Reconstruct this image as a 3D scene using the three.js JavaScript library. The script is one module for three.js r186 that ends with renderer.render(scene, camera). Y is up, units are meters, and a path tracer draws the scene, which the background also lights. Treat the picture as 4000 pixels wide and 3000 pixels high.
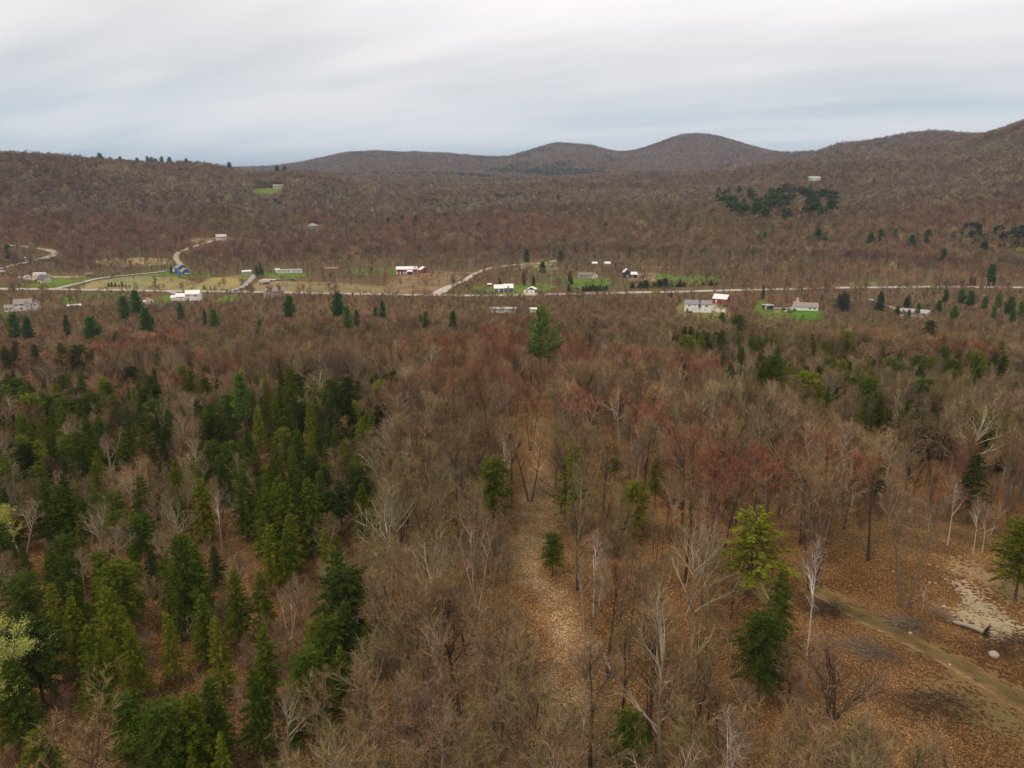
import * as THREE from 'three';
import { mergeGeometries } from 'three/addons/utils/BufferGeometryUtils.js';

// ---------------------------------------------------------------- camera, sky, sun, exposure
const PITCH = 14.9 * Math.PI / 180, F = 3008, CY = 100;
const scene = new THREE.Scene();
const camera = new THREE.PerspectiveCamera(2 * Math.atan(1500 / F) * 180 / Math.PI, 4 / 3, 0.5, 60000);
camera.position.set(0, CY, 0);
camera.rotation.x = -PITCH;
scene.add(camera);
const renderer = new THREE.WebGLRenderer({ antialias: true });
renderer.toneMapping = THREE.LinearToneMapping;
renderer.toneMappingExposure = 1.2;
renderer.shadowMap.enabled = true;
const sun = new THREE.DirectionalLight(0xffe6c8, 1.5);
sun.position.set(-420, 900, 160); sun.target.position.set(0, 0, -300);
sun.castShadow = true; sun.shadow.radius = 20; sun.shadow.mapSize.set(2048, 2048);
Object.assign(sun.shadow.camera, { left: -900, right: 900, top: 900, bottom: -900, near: 1, far: 4000 });
scene.add(sun, sun.target);

// ---------------------------------------------------------------- random numbers and noise
function rng(seed) { let a = seed >>> 0; return () => { a = (a + 0x6D2B79F5) | 0; let t = Math.imul(a ^ (a >>> 15), 1 | a); t = (t + Math.imul(t ^ (t >>> 7), 61 | t)) ^ t; return ((t ^ (t >>> 14)) >>> 0) / 4294967296; }; }
function hash2(i, j, s) { let h = Math.imul(i | 0, 374761393) + Math.imul(j | 0, 668265263) + Math.imul(s | 0, 974634323); h = Math.imul(h ^ (h >>> 13), 1274126177); return ((h ^ (h >>> 16)) >>> 0) / 4294967296; }
function vnoise(x, y, s = 0) { const i = Math.floor(x), j = Math.floor(y); let u = x - i, v = y - j; u = u * u * (3 - 2 * u); v = v * v * (3 - 2 * v); const a = hash2(i, j, s), b = hash2(i + 1, j, s), c = hash2(i, j + 1, s), d = hash2(i + 1, j + 1, s); return (a + (b - a) * u) * (1 - v) + (c + (d - c) * u) * v; }
function fbm(x, y, s = 0, o = 4) { let r = 0, a = 0.5, t = 0; for (let k = 0; k < o; k++) { r += a * vnoise(x, y, s + k * 17); t += a; a *= 0.5; x = x * 2.03 + 3.1; y = y * 2.03 + 1.7; } return r / t; }
const clamp = (x, a, b) => Math.max(a, Math.min(b, x)), lerp = (a, b, t) => a + (b - a) * t;
const smooth = (a, b, x) => { const t = clamp((x - a) / (b - a), 0, 1); return t * t * (3 - 2 * t); };

// overcast sky: a thick high layer with long soft streaks, thinner and bluer towards the horizon
{
  const W = 2048, H = 1024, d = new Float32Array(W * H * 4);
  for (let j = 0; j < H; j++) {
    const el = ((j + 0.5) / H - 0.5) * Math.PI;
    for (let i = 0; i < W; i++) {
      const az = ((i + 0.5) / W - 0.5) * 2 * Math.PI;
      const s = Math.max(Math.sin(el), 0.0), k = 1 / (s + 0.13), c = Math.cos(el);
      const X = Math.cos(az) * c * k, Z = Math.sin(az) * c * k;
      const u = X * 0.86 + Z * 0.5, v = -X * 0.5 + Z * 0.86;              // streaks lie along one wind direction
      const n = fbm(u * 0.4 + 4.2, v * 0.95 + 1.3, 3, 4), n2 = fbm(u * 0.9 + 9, v * 4.2 + 2, 31, 3);
      const thick = smooth(0.25, 0.72, n * 0.72 + n2 * 0.28);
      const lowBlue = Math.exp(-s / 0.10);                               // clear band under the cloud deck
      const blue = lowBlue * (0.95 - 0.5 * thick) + 0.05 * (1 - thick);
      let L = 0.60 + (0.14 + 0.16 * smooth(0.06, 0.3, s)) * thick + 0.07 * smooth(0, 0.45, s);
      L *= 1 - 0.06 * lowBlue;
      const p = (j * W + i) * 4;
      d[p] = L * (1.075 - 0.53 * blue); d[p + 1] = L * (1.0 - 0.13 * blue); d[p + 2] = L * (0.985 + 0.07 * blue); d[p + 3] = 1;
    }
  }
  const sky = new THREE.DataTexture(d, W, H, THREE.RGBAFormat, THREE.FloatType);
  sky.mapping = THREE.EquirectangularReflectionMapping; sky.magFilter = sky.minFilter = THREE.LinearFilter; sky.needsUpdate = true;
  scene.background = sky; scene.environment = sky;
}

// ---------------------------------------------------------------- the lie of the land (heights relative to the eye, by direction and distance)
const cosP = Math.cos(PITCH), sinP = Math.sin(PITCH);
const azOf = px => Math.atan((px - 2000) / F * cosP);
const RD = [4, 60, 100, 200, 300, 400, 490, 600, 750, 900, 1050, 1250, 1500, 1800, 2100, 2600, 3200, 3900, 4600, 5600, 8000];
const NEAR = [-50, -50, -52, -60, -70, -79, -84, -87, -87, -86];
const COLS = [
  [-2600, -72, -40, 2, 55, 70, 60, 40, 40, 60, 80, 60],
  [-600, -72, -40, 2, 52, 60, 30, 0, 0, 30, 60, 60],
  [0, -70, -38, 4, 52, 52, 20, -10, 0, 20, 60, 60],
  [500, -70, -40, -2, 46, 42, 10, -10, 0, 20, 60, 60],
  [800, -71, -44, -10, 36, 24, 0, -10, 0, 50, 60, 60],
  [1000, -73, -50, -18, 22, 12, -6, -10, 20, 92, 60, 60],
  [1180, -75, -56, -30, 4, 4, -8, 0, 50, 118, 60, 60],
  [1380, -76, -60, -42, -18, -8, -8, 5, 90, 172, 70, 60],
  [1500, -75, -62, -46, -28, -15, -8, 10, 110, 186, 70, 60],
  [1750, -70, -55, -39, -25, -14, -4, 12, 100, 162, 70, 60],
  [1940, -68, -50, -34, -20, -10, -4, 14, 90, 146, 70, 60],
  [2180, -66, -48, -31, -15, -3, -10, 14, 110, 222, 80, 60],
  [2420, -64, -46, -28, -10, 4, -16, 8, 110, 186, 80, 60],
  [2700, -62, -44, -25, -5, 10, -18, 0, 120, 262, 90, 60],
  [3080, -62, -43, -20, 1, 20, 25, 70, 110, 158, 80, 60],
  [3300, -62, -42, -16, 8, 34, 70, 138, 120, 120, 80, 60],
  [3600, -60, -38, -5, 36, 70, 124, 164, 130, 110, 80, 60],
  [3760, -56, -31, 8, 56, 100, 138, 150, 120, 110, 80, 60],
  [4000, -50, -20, 25, 85, 150, 165, 140, 120, 110, 80, 60],
  [4500, -42, -5, 55, 130, 205, 200, 160, 120, 110, 80, 60],
  [6600, -42, -5, 55, 110, 150, 170, 160, 120, 110, 80, 60],
].map(c => { const d = [0, 0, c[0] <= 1000 ? -6 : c[0] >= 3600 ? -8 : 0, c[0] <= 1000 ? -20 : c[0] >= 3600 ? -22 : 0, c[0] <= 1000 ? -20 : c[0] >= 3600 ? -36 : -4, c[0] >= 3300 ? -34 : 0, c[0] >= 3000 ? -28 : 0, -20, -44, 0, 0]; return { az: azOf(c[0]), h: NEAR.concat(c.slice(1).map((v, i) => v + d[i])) }; });
function hermite(xs, ys, x) {
  const n = xs.length; if (x <= xs[0]) return ys[0]; if (x >= xs[n - 1]) return ys[n - 1];
  let i = 0; while (x > xs[i + 1]) i++;
  const h = xs[i + 1] - xs[i], t = (x - xs[i]) / h, dk = k => (ys[k + 1] - ys[k]) / (xs[k + 1] - xs[k]);
  const m = k => { if (k === 0 || k === n - 1) return 0; const a = dk(k - 1), b = dk(k); return a * b <= 0 ? 0 : 2 * a * b / (a + b); };
  const t2 = t * t, t3 = t2 * t;
  return (2 * t3 - 3 * t2 + 1) * ys[i] + (t3 - 2 * t2 + t) * h * m(i) + (-2 * t3 + 3 * t2) * ys[i + 1] + (t3 - t2) * h * m(i + 1);
}
const LRD = RD.map(Math.log), CAZ = COLS.map(c => c.az);
const rows = []; { let r = 5; while (r < 30000) { rows.push(r); r += r < 40 ? 3 : r < 160 ? 1.2 : r < 400 ? 3 : r < 950 ? 4 : r * (r < 6000 ? 0.014 : 0.2); } }
const azs = []; { for (let a = -180; a < -46; a += 6) azs.push(a); for (let a = -46; a <= 46; a += 0.25) azs.push(a); for (let a = 48; a <= 180; a += 6) azs.push(a); }
const AZ = azs.map(a => a * Math.PI / 180), NA = AZ.length, NR = rows.length, HG = new Float32Array(NA * NR);
const colH = COLS.map(c => rows.map(r => hermite(LRD, c.h, Math.log(r))));
for (let i = 0; i < NR; i++) {
  const ys = colH.map(c => c[i]), r = rows[i];
  for (let j = 0; j < NA; j++) {
    let h = hermite(CAZ, ys, AZ[j]);
    const x = Math.sin(AZ[j]) * r, z = -Math.cos(AZ[j]) * r;
    h += (fbm(x / 45, z / 45, 5, 3) - 0.5) * (r < 420 ? 2.6 : lerp(2.6, 0.9, smooth(420, 560, r))) * (r > 900 ? 1.8 : 1);
    h += (fbm(x / 330, z / 330, 8, 3) - 0.5) * 44 * smooth(930, 1500, r);
    h += (fbm(x / 90, z / 90, 9, 2) - 0.5) * 5 * smooth(950, 1300, r);
    HG[i * NA + j] = h + CY - 2.5 * 0;
  }
}
function find(a, x) { let lo = 0, hi = a.length - 2; while (lo < hi) { const m = (lo + hi + 1) >> 1; if (a[m] <= x) lo = m; else hi = m - 1; } return lo; }
function height(x, z) {
  const r = clamp(Math.hypot(x, z), rows[0], rows[NR - 1] - 1), az = clamp(Math.atan2(x, -z), AZ[0], AZ[NA - 1]);
  const i = find(rows, r), j = find(AZ, az), u = (r - rows[i]) / (rows[i + 1] - rows[i]), v = (az - AZ[j]) / (AZ[j + 1] - AZ[j]);
  const k = i * NA + j; return lerp(lerp(HG[k], HG[k + 1], v), lerp(HG[k + NA], HG[k + NA + 1], v), u);
}
function dirOf(px, py) { const X = (px - 2000) / F, Y = (1500 - py) / F; return [X, Y * cosP - sinP, -Y * sinP - cosP]; }
function ground(px, py) {                                                // where the sight line through that point of the photograph meets the land
  const d = dirOf(px, py), hl = Math.hypot(d[0], d[2]); let t0 = 20 / hl, t = t0;
  for (let n = 0; n < 4000; n++) { const x = d[0] * t, z = d[2] * t; if (CY + d[1] * t < height(x, z)) break; t0 = t; t *= 1.004; if (t > 9000) break; }
  for (let n = 0; n < 24; n++) { const m = (t0 + t) / 2; if (CY + d[1] * m < height(d[0] * m, d[2] * m)) t = m; else t0 = m; }
  return new THREE.Vector3(d[0] * t, height(d[0] * t, d[2] * t), d[2] * t);
}
function project(x, y, z) { const yy = y - CY, dep = -z * cosP - yy * sinP; return [2000 + F * x / dep, 1500 - F * (yy * cosP - z * sinP) / dep, dep]; }   // world -> photograph
const distAt = p => Math.hypot(p.x, p.z);
// which parts of the land the eye can see at all (for leaving out trees behind the ridges)
const HOR = new Float32Array(NA * NR);
for (let j = 0; j < NA; j++) { let m = -9; for (let i = 0; i < NR; i++) { HOR[i * NA + j] = m; m = Math.max(m, (HG[i * NA + j] - CY) / rows[i]); } }
function hidden(x, z, top) { const r = Math.hypot(x, z), i = find(rows, r), j = find(AZ, Math.atan2(x, -z)); return (top - CY) / r < HOR[i * NA + j] - 0.004; }

// ---------------------------------------------------------------- bookkeeping
const used = {};
function numbered(n) { const k = used[n] = (used[n] ?? -1) + 1; return k ? `${n}_${String(k).padStart(3, '0')}` : n; }
function finish(o) { o.traverse(m => { if (m.isMesh) { m.castShadow = m.receiveShadow = true; } }); return o; }
function tag(o, label, category, group, kind) { o.userData.label = label; if (category) o.userData.category = category; if (group) o.userData.group = group; if (kind) o.userData.kind = kind; return o; }
function thing(name, label, category, x, y, z, turn = 0, group) { const g = new THREE.Group(); g.name = numbered(name); g.position.set(x, y, z); g.rotation.y = turn; scene.add(g); return tag(g, label, category, group); }
function part(name, geo, mat, parent) { const m = new THREE.Mesh(geo, mat); m.name = name; m.castShadow = m.receiveShadow = true; parent.add(m); return m; }
function structure(name, geo, mat, label) { const m = new THREE.Mesh(geo, mat); m.name = numbered(name); m.receiveShadow = m.castShadow = true; m.userData.kind = 'structure'; if (label) m.userData.label = label; scene.add(m); return m; }
const std = (r, g, b, rough = 0.9, extra = {}) => { const m = new THREE.MeshStandardMaterial({ roughness: rough, side: THREE.DoubleSide, ...extra }); m.color.setRGB(r, g, b); return m; };
function geom(pos, idx, col, uv) { const g = new THREE.BufferGeometry(); g.setAttribute('position', new THREE.Float32BufferAttribute(pos, 3)); if (col) g.setAttribute('color', new THREE.Float32BufferAttribute(col, 3)); if (uv) g.setAttribute('uv', new THREE.Float32BufferAttribute(uv, 2)); g.setIndex(idx); g.computeVertexNormals(); return g; }

// ---------------------------------------------------------------- ground: leaf litter texture, and its colour patches
function litterTexture(N, leaves, seed, minTone, maxTone, sizeMin, sizeMax) {
  const R = rng(seed), t = new Float32Array(N * N).fill(0.55), d = new Uint8Array(N * N * 4), hue = new Float32Array(N * N).fill(0.5);
  for (let j = 0; j < N; j++) for (let i = 0; i < N; i++) t[j * N + i] = 0.42 + 0.25 * hash2(i, j, 2);
  for (let n = 0; n < leaves; n++) {
    const cx = R() * N, cy = R() * N, a = R() * 6.283, l = lerp(sizeMin, sizeMax, R()), w = l * (0.35 + 0.4 * R()), tone = lerp(minTone, maxTone, Math.pow(R(), 1.4)), hh = R();
    const ca = Math.cos(a), sa = Math.sin(a), e = Math.ceil(l);
    for (let y = -e; y <= e; y++) for (let x = -e; x <= e; x++) { const u = (x * ca + y * sa) / l, v = (-x * sa + y * ca) / w; if (u * u + v * v < 1) { const k = ((Math.floor(cy + y) + N) % N) * N + (Math.floor(cx + x) + N) % N; t[k] = tone * (0.9 + 0.2 * hash2(x, y, n)); hue[k] = hh; } }
  }
  for (let k = 0; k < N * N; k++) { const v = clamp(t[k], 0, 1) * 255, h = hue[k] - 0.5; d[4 * k] = clamp(v * (1 + 0.06 * h), 0, 255); d[4 * k + 1] = v; d[4 * k + 2] = clamp(v * (1 - 0.2 * h), 0, 255); d[4 * k + 3] = 255; }
  const tx = new THREE.DataTexture(d, N, N); tx.wrapS = tx.wrapT = THREE.RepeatWrapping; tx.magFilter = THREE.LinearFilter; tx.minFilter = THREE.LinearMipmapLinearFilter; tx.generateMipmaps = true; tx.colorSpace = THREE.SRGBColorSpace; tx.needsUpdate = true; return tx;
}
const litter = litterTexture(2048, 52000, 11, 0.3, 1.0, 4, 9), grassTx = litterTexture(1024, 60000, 23, 0.66, 1.0, 2, 6), gravelTx = litterTexture(512, 22000, 5, 0.78, 1.0, 2, 5);
const TILE = 24;
const groundMat = new THREE.MeshPhysicalMaterial({ specularIntensity: 0.05, vertexColors: true, map: litter, roughness: 1, bumpMap: litter, bumpScale: 0.06 });
const grassMat = new THREE.MeshPhysicalMaterial({ specularIntensity: 0.05, vertexColors: true, map: grassTx, roughness: 1, bumpMap: grassTx, bumpScale: 0.05, side: THREE.DoubleSide });
const gravelMat = new THREE.MeshStandardMaterial({ vertexColors: true, map: gravelTx, roughness: 1, bumpMap: gravelTx, bumpScale: 0.02, side: THREE.DoubleSide });
let pathLine = null;
function pathDist(x, z) { pathLine ??= [[2105, 1640], [2090, 1760], [2110, 1900], [2085, 2020], [2075, 2180], [2130, 2330], [2190, 2470], [2205, 2620], [2190, 2800], [2230, 3050]].map(([a, b]) => { const p = ground(a, b); return [p.x, p.z]; }); let m = 1e9; for (let i = 0; i + 1 < pathLine.length; i++) { const [ax, az] = pathLine[i], [bx, bz] = pathLine[i + 1], vx = bx - ax, vz = bz - az, t = clamp(((x - ax) * vx + (z - az) * vz) / (vx * vx + vz * vz), 0, 1); m = Math.min(m, Math.hypot(x - ax - vx * t, z - az - vz * t)); } return m; }
function litterTone(x, z) {                                              // warm tan where dry leaves lie, darker where they are wet, moss and needles in places
  const r = Math.hypot(x, z), n = fbm(x / 14, z / 14, 41, 4), m = fbm(x / 60, z / 60, 47, 3), q = fbm(x / 5, z / 5, 61, 2);
  let c = [lerp(0.40, 0.80, n), lerp(0.212, 0.45, n), lerp(0.082, 0.185, n)];
  if (r < 260) { const k = (1 - smooth(0.6, 3.3, pathDist(x, z) + (q - 0.5) * 5 + (n - 0.5) * 5)) * (0.7 + 0.5 * smooth(0.4, 0.6, fbm(x / 3, z / 3, 67, 2))); c = [lerp(c[0], 1.0, k), lerp(c[1], 0.64, k), lerp(c[2], 0.33, k)]; }
  const wet = 0.72 + 0.28 * smooth(0.35, 0.6, q); c = c.map(v => v * wet);
  const moss = smooth(0.58, 0.72, m) * 0.4; c = [lerp(c[0], 0.22, moss), lerp(c[1], 0.2, moss), lerp(c[2], 0.1, moss)];
  const y = height(x, z); if (y < 24) { const v = smooth(0.3, 0.5, fbm(x / 50, z / 50, 73, 3) + (18 - y) * 0.03); const g = smooth(0.35, 0.65, fbm(x / 30, z / 30, 71, 3)); c = [lerp(c[0], lerp(0.50, 0.38, g), v), lerp(c[1], lerp(0.30, 0.32, g), v), lerp(c[2], 0.14, v)]; }
  return c;
}
{
  const pos = [], col = [], uv = [], idx = [];
  for (let i = 0; i < NR; i++) for (let j = 0; j < NA; j++) {
    const x = Math.sin(AZ[j]) * rows[i], z = -Math.cos(AZ[j]) * rows[i];
    pos.push(x, HG[i * NA + j], z); col.push(...litterTone(x, z)); uv.push(x / TILE, z / TILE);
    if (i + 1 < NR && j + 1 < NA) { const k = i * NA + j; idx.push(k, k + 1, k + NA, k + 1, k + NA + 1, k + NA); }
  }
  structure('terrain', geom(pos, idx, col, uv), groundMat, 'hilly valley ground covered with brown leaf litter');
}
const open = [];                                                          // polygons on the ground where no wood grows: [{pts, box, keep}]
function polyWorld(px) { return px.map(([a, b]) => { const p = ground(a, b); return [p.x, p.z]; }); }
function inPoly(P, x, z) { let c = false; for (let i = 0, j = P.length - 1; i < P.length; j = i++) { const a = P[i], b = P[j]; if ((a[1] > z) !== (b[1] > z) && x < (b[0] - a[0]) * (z - a[1]) / (b[1] - a[1]) + a[0]) c = !c; } return c; }
function addOpen(P, share = 0) { const xs = P.map(p => p[0]), zs = P.map(p => p[1]); open.push({ P, share, b: [Math.min(...xs), Math.max(...xs), Math.min(...zs), Math.max(...zs)] }); }
let lift = 0.05;
function patch(name, label, px, colour, { cell = 1.2, mat = grassMat, tile = 12, wobble = 3, share = 0, free = true, vary = 0.35, fray = 1.2 } = {}) {
  const P = polyWorld(px); if (free) addOpen(P, share);
  const xs = P.map(p => p[0]), zs = P.map(p => p[1]), pos = [], col = [], uv = [], idx = [], at = new Map();
  lift += 0.004; const up = lift;
  const vert = (i, j) => { const k = i * 65536 + j; if (at.has(k)) return at.get(k); const x = i * cell + (hash2(i, j, 7) - 0.5) * cell * 0.5, z = j * cell + (hash2(i, j, 8) - 0.5) * cell * 0.5, n = pos.length / 3; pos.push(x, height(x, z) + up, z); const t = 1 + vary * (fbm(x / 7, z / 7, 13, 3) - 0.5) * 2 + 0.12 * (hash2(i, j, 9) - 0.5), y = fbm(x / 16, z / 16, 15, 2) - 0.5; col.push(clamp(colour[0] * (t + y * 0.5 * (vary > 0.2)), 0, 1), colour[1] * t, colour[2] * t); uv.push(x / tile, z / tile); at.set(k, n); return n; };
  const i0 = Math.floor(Math.min(...xs) / cell) - 4, i1 = Math.ceil(Math.max(...xs) / cell) + 4, j0 = Math.floor(Math.min(...zs) / cell) - 4, j1 = Math.ceil(Math.max(...zs) / cell) + 4;
  for (let i = i0; i < i1; i++) for (let j = j0; j < j1; j++) {
    const x = (i + 0.5) * cell, z = (j + 0.5) * cell;
    if (!inPoly(P, x + (fbm(x / 4, z / 4, 3, 2) - 0.5) * 2 * wobble + (hash2(i, j, 77) - 0.5) * 2 * fray * hash2(i, j, 79), z + (fbm(x / 4, z / 4, 4, 2) - 0.5) * 2 * wobble + (hash2(i, j, 78) - 0.5) * 2 * fray * hash2(i, j, 80))) continue;
    const a = vert(i, j), b = vert(i + 1, j), c = vert(i, j + 1), d = vert(i + 1, j + 1); idx.push(a, c, b, b, c, d);
  }
  if (idx.length) structure(name, geom(pos, idx, col, uv), mat, label);
}
const LAWN = [0.20, 0.30, 0.05], GRASS = [0.32, 0.32, 0.10], HAY = [0.52, 0.43, 0.19], DIRT = [0.47, 0.31, 0.19], GRAVEL = [0.62, 0.55, 0.44];
patch('hay_field', 'long tan hay field beside the main road below the blue house', [[297, 1128], [362, 1100], [543, 1076], [615, 1083], [687, 1083], [741, 1096], [800, 1118], [800, 1135], [640, 1134]], [0.45, 0.40, 0.17], { share: 0.04 });
patch('hay_field', 'straw coloured field below the wooded left hill', [[354, 1016], [452, 1007], [615, 1007], [680, 1013], [673, 1031], [543, 1042], [365, 1038]], HAY, { share: 0.03 });
patch('lawn', 'green lawn round the cream house', [[94, 1125], [109, 1110], [174, 1100], [224, 1085], [344, 1083], [383, 1087], [311, 1103], [231, 1125]], LAWN, { share: 0.05 });
patch('lawn', 'green lawn round the blue house', [[535, 1077], [651, 1063], [752, 1062], [830, 1066], [820, 1086], [687, 1082]], LAWN, { share: 0.03 });
patch('lawn', 'green lawn on the slope beside the bending dirt road', [[716, 980], [778, 976], [850, 974], [850, 992], [723, 998]], LAWN, { share: 0.25 });
patch('lawn', 'green lawn below the main road among bare trees', [[231, 1168], [289, 1150], [506, 1147], [543, 1152], [470, 1165], [325, 1167], [253, 1194]], LAWN, { share: 0.1 });
patch('lawn', 'green lawn in front of the sprawling grey roofed house', [[-160, 1214], [36, 1219], [60, 1226], [33, 1241], [-160, 1246]], LAWN, { share: 0.1 });
patch('lawn', 'green lawn between the small red roofed shed and the white house', [[579, 1194], [640, 1153], [687, 1149], [675, 1179], [687, 1194]], LAWN);
patch('lawn', 'green lawn below the road beside the grey house', [[834, 1179], [881, 1154], [931, 1152], [939, 1175], [895, 1183]], LAWN, { share: 0.1 });
patch('hay_field', 'small straw coloured field beside the gravel lane', [[743, 1131], [819, 1085], [931, 1083], [939, 1118], [903, 1133]], [0.50, 0.43, 0.17]);
patch('lawn', 'green strip of grass at the top of the straw field', [[874, 1081], [953, 1071], [993, 1071], [972, 1098], [931, 1085]], GRASS);
patch('lawn', 'green lawn in front of the long mobile home', [[1026, 1085], [1033, 1067], [1091, 1066], [1190, 1068], [1200, 1080], [1152, 1089], [1098, 1090]], LAWN, { share: 0.1 });
patch('meadow', 'rough tan meadow along the main road', [[968, 1136], [1004, 1100], [1159, 1100], [1315, 1103], [1500, 1118], [1500, 1146], [1242, 1142], [1050, 1138]], [0.42, 0.33, 0.155], { share: 0.12 });
patch('lawn', 'green lawn beside the long red barn', [[1347, 1067], [1373, 1054], [1463, 1052], [1556, 1051], [1640, 1056], [1640, 1068], [1552, 1074], [1500, 1076], [1400, 1076]], LAWN, { share: 0.12 });
patch('meadow', 'brown rough meadow in front of the red barns', [[1551, 1079], [1630, 1070], [1695, 1065], [1800, 1070], [1800, 1090], [1735, 1120], [1690, 1146], [1500, 1146], [1500, 1118]], [0.40, 0.28, 0.15], { share: 0.18 });
patch('lawn', 'green lawn in front of the dark farmhouse', [[1822, 1128], [1844, 1119], [1927, 1122], [1990, 1138], [2045, 1138], [2045, 1149], [1925, 1150], [1915, 1140]], LAWN);
patch('lawn', 'green lawn between the dark farmhouse and the white garage', [[2000, 1140], [2008, 1116], [2060, 1106], [2130, 1104], [2172, 1120], [2150, 1138], [2060, 1141]], LAWN, { share: 0.06 });
patch('lawn', 'green lawn in front of the grey house among spruces', [[2057, 1074], [2223, 1079], [2335, 1085], [2400, 1092], [2390, 1112], [2330, 1122], [2240, 1128], [2215, 1105], [2100, 1085]], LAWN, { share: 0.12 });
patch('meadow', 'dry grass slope under the hillside lane', [[2035, 1033], [2100, 1029], [2169, 1026], [2185, 1053], [2079, 1067], [2035, 1053]], [0.40, 0.36, 0.15], { share: 0.12 });
patch('bare_ground', 'brown bare yard beside the black barn', [[2475, 1067], [2568, 1067], [2568, 1096], [2445, 1100]], [0.46, 0.31, 0.18]);
patch('lawn', 'green clearing behind the row of dark roadside spruces', [[2568, 1071], [2647, 1074], [2806, 1079], [2790, 1094], [2647, 1100], [2568, 1089]], [0.19, 0.30, 0.05], { share: 0.1 });
patch('meadow', 'grassy meadow in front of the white two part house', [[2640, 1197], [2670, 1180], [2800, 1185], [2850, 1215], [2880, 1236], [2806, 1262], [2640, 1256]], GRASS, { share: 0.1 });
patch('lawn', 'green lawn round the flat roofed shed', [[2962, 1175], [2994, 1172], [2990, 1197], [3040, 1215], [3095, 1228], [3100, 1255], [3005, 1254], [2936, 1228], [2951, 1204]], LAWN, { share: 0.04 });
patch('lawn', 'bright green lawn in front of the low ranch house', [[3090, 1215], [3190, 1212], [3225, 1225], [3212, 1245], [3136, 1264], [3090, 1250]], [0.15, 0.33, 0.03]);
patch('gravel_yard', 'pale gravel yard beside the ranch house', [[3050, 1207], [3097, 1198], [3113, 1162], [3133, 1162], [3122, 1190], [3098, 1212], [3066, 1219]], GRAVEL, { mat: gravelMat, wobble: 1 });
patch('gravel_yard', 'pale gravel yard between the white house and the red barn', [[2772, 1195], [2792, 1190], [2820, 1212], [2808, 1221], [2772, 1217]], GRAVEL, { mat: gravelMat, wobble: 1 });
patch('gravel_yard', 'gravel apron in front of the white garage', [[2046, 1141], [2098, 1141], [2112, 1150], [2040, 1151]], GRAVEL, { mat: gravelMat, wobble: 0.5 });
patch('gravel_yard', 'gravel yard with parked cars by the gravel lane', [[1003, 1099], [1030, 1088], [1090, 1090], [1092, 1100], [1040, 1104]], GRAVEL, { mat: gravelMat, wobble: 1 });
patch('gravel_yard', 'gravel yard with trailers behind the cream house', [[60, 1083], [110, 1074], [215, 1078], [345, 1080], [300, 1084], [200, 1086], [130, 1096], [80, 1094]], [0.46, 0.36, 0.25], { mat: gravelMat, wobble: 1.5 });
patch('lawn', 'grass clearing at the edge of the right hand wood', [[3375, 1103], [3452, 1103], [3475, 1114], [3407, 1117]], GRASS);
patch('lawn', 'small green clearing high on the wooded left hill', [[988, 737], [1050, 735], [1104, 737], [1104, 744], [1050, 758], [990, 757]], [0.22, 0.33, 0.07], { cell: 2.5 });
patch('bare_ground', 'pale cleared ground round the hillside house', [[740, 930], [850, 928], [950, 922], [955, 934], [890, 942], [750, 946]], [0.42, 0.34, 0.2], { cell: 2, share: 0.1 });
patch('meadow', 'green meadow strip by the road bend at the right', [[3300, 1128], [3460, 1120], [3700, 1122], [3700, 1128], [3460, 1127]], [0.3, 0.27, 0.12], { share: 0.3 });

// ---------------------------------------------------------------- roads
const roadLines = [];
function strip(name, label, P, width, mat, colour, up, u = 3) {
  const pos = [], col = [], uv = [], idx = [], n = P.length;
  for (let i = 0; i < n; i++) {
    const a = P[Math.max(0, i - 1)], b = P[Math.min(n - 1, i + 1)]; let dx = b.x - a.x, dz = b.z - a.z; const l = Math.hypot(dx, dz) || 1; dx /= l; dz /= l;
    const w = typeof width === 'function' ? width(i / (n - 1)) : width;
    for (let k = 0; k <= 6; k++) { const s = (k / 6 - 0.5) * w + (k === 0 || k === 6 ? (hash2(i, k, 5) - 0.5) * 0.35 : 0), x = P[i].x - dz * s, z = P[i].z + dx * s; pos.push(x, height(x, z) + up, z); const t = 1 + 0.16 * (fbm(x / 6, z / 6, 5, 3) - 0.5); col.push(colour[0] * t, colour[1] * t, colour[2] * t); uv.push(x / u, z / u); }
    if (i + 1 < n) for (let k = 0; k < 6; k++) { const q = i * 7 + k; idx.push(q, q + 1, q + 7, q + 1, q + 8, q + 7); }
  }
  return structure(name, geom(pos, idx, col, uv), mat, label);
}
function roadPath(px, step = 3) { const c = new THREE.CatmullRomCurve3(px.map(([a, b]) => { const p = ground(a, b); p.y = 0; return p; }), false, 'centripetal'); return c.getSpacedPoints(Math.ceil(c.getLength() / step)); }
function road(name, label, px, width, colour, { up = 0.34, clear = 2.5, mat = gravelMat } = {}) { const P = roadPath(px); roadLines.push({ P: P.filter((_, i) => i % 2 === 0), w: (typeof width === 'function' ? 6 : width) / 2 + clear }); strip(name, label, P, width, mat, colour, up); return P; }
road('gravel_road', 'pale gravel side road climbing from the main road past the dark farmhouse', [[1700, 1154], [1717, 1143], [1753, 1121], [1807, 1100], [1854, 1071], [1898, 1053], [1930, 1046], [2006, 1036], [2115, 1028], [2185, 1018]], t => lerp(11, 5, smooth(0, 0.3, t)), [0.66, 0.60, 0.50], { up: 0.40 });
road('gravel_road', 'pale side road running from the main road to the blue house', [[205, 1131], [231, 1126], [311, 1107], [398, 1087], [488, 1077], [580, 1068], [662, 1058], [700, 1052]], 5, [0.62, 0.57, 0.48], { up: 0.42 });
road('dirt_road', 'tan dirt road bending up the slope behind the blue house', [[714, 1050], [709, 1043], [697, 1025], [687, 1009], [690, 997], [700, 987], [749, 967], [800, 950], [860, 937]], 5.5, [0.58, 0.50, 0.40], { up: 0.44 });
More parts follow.
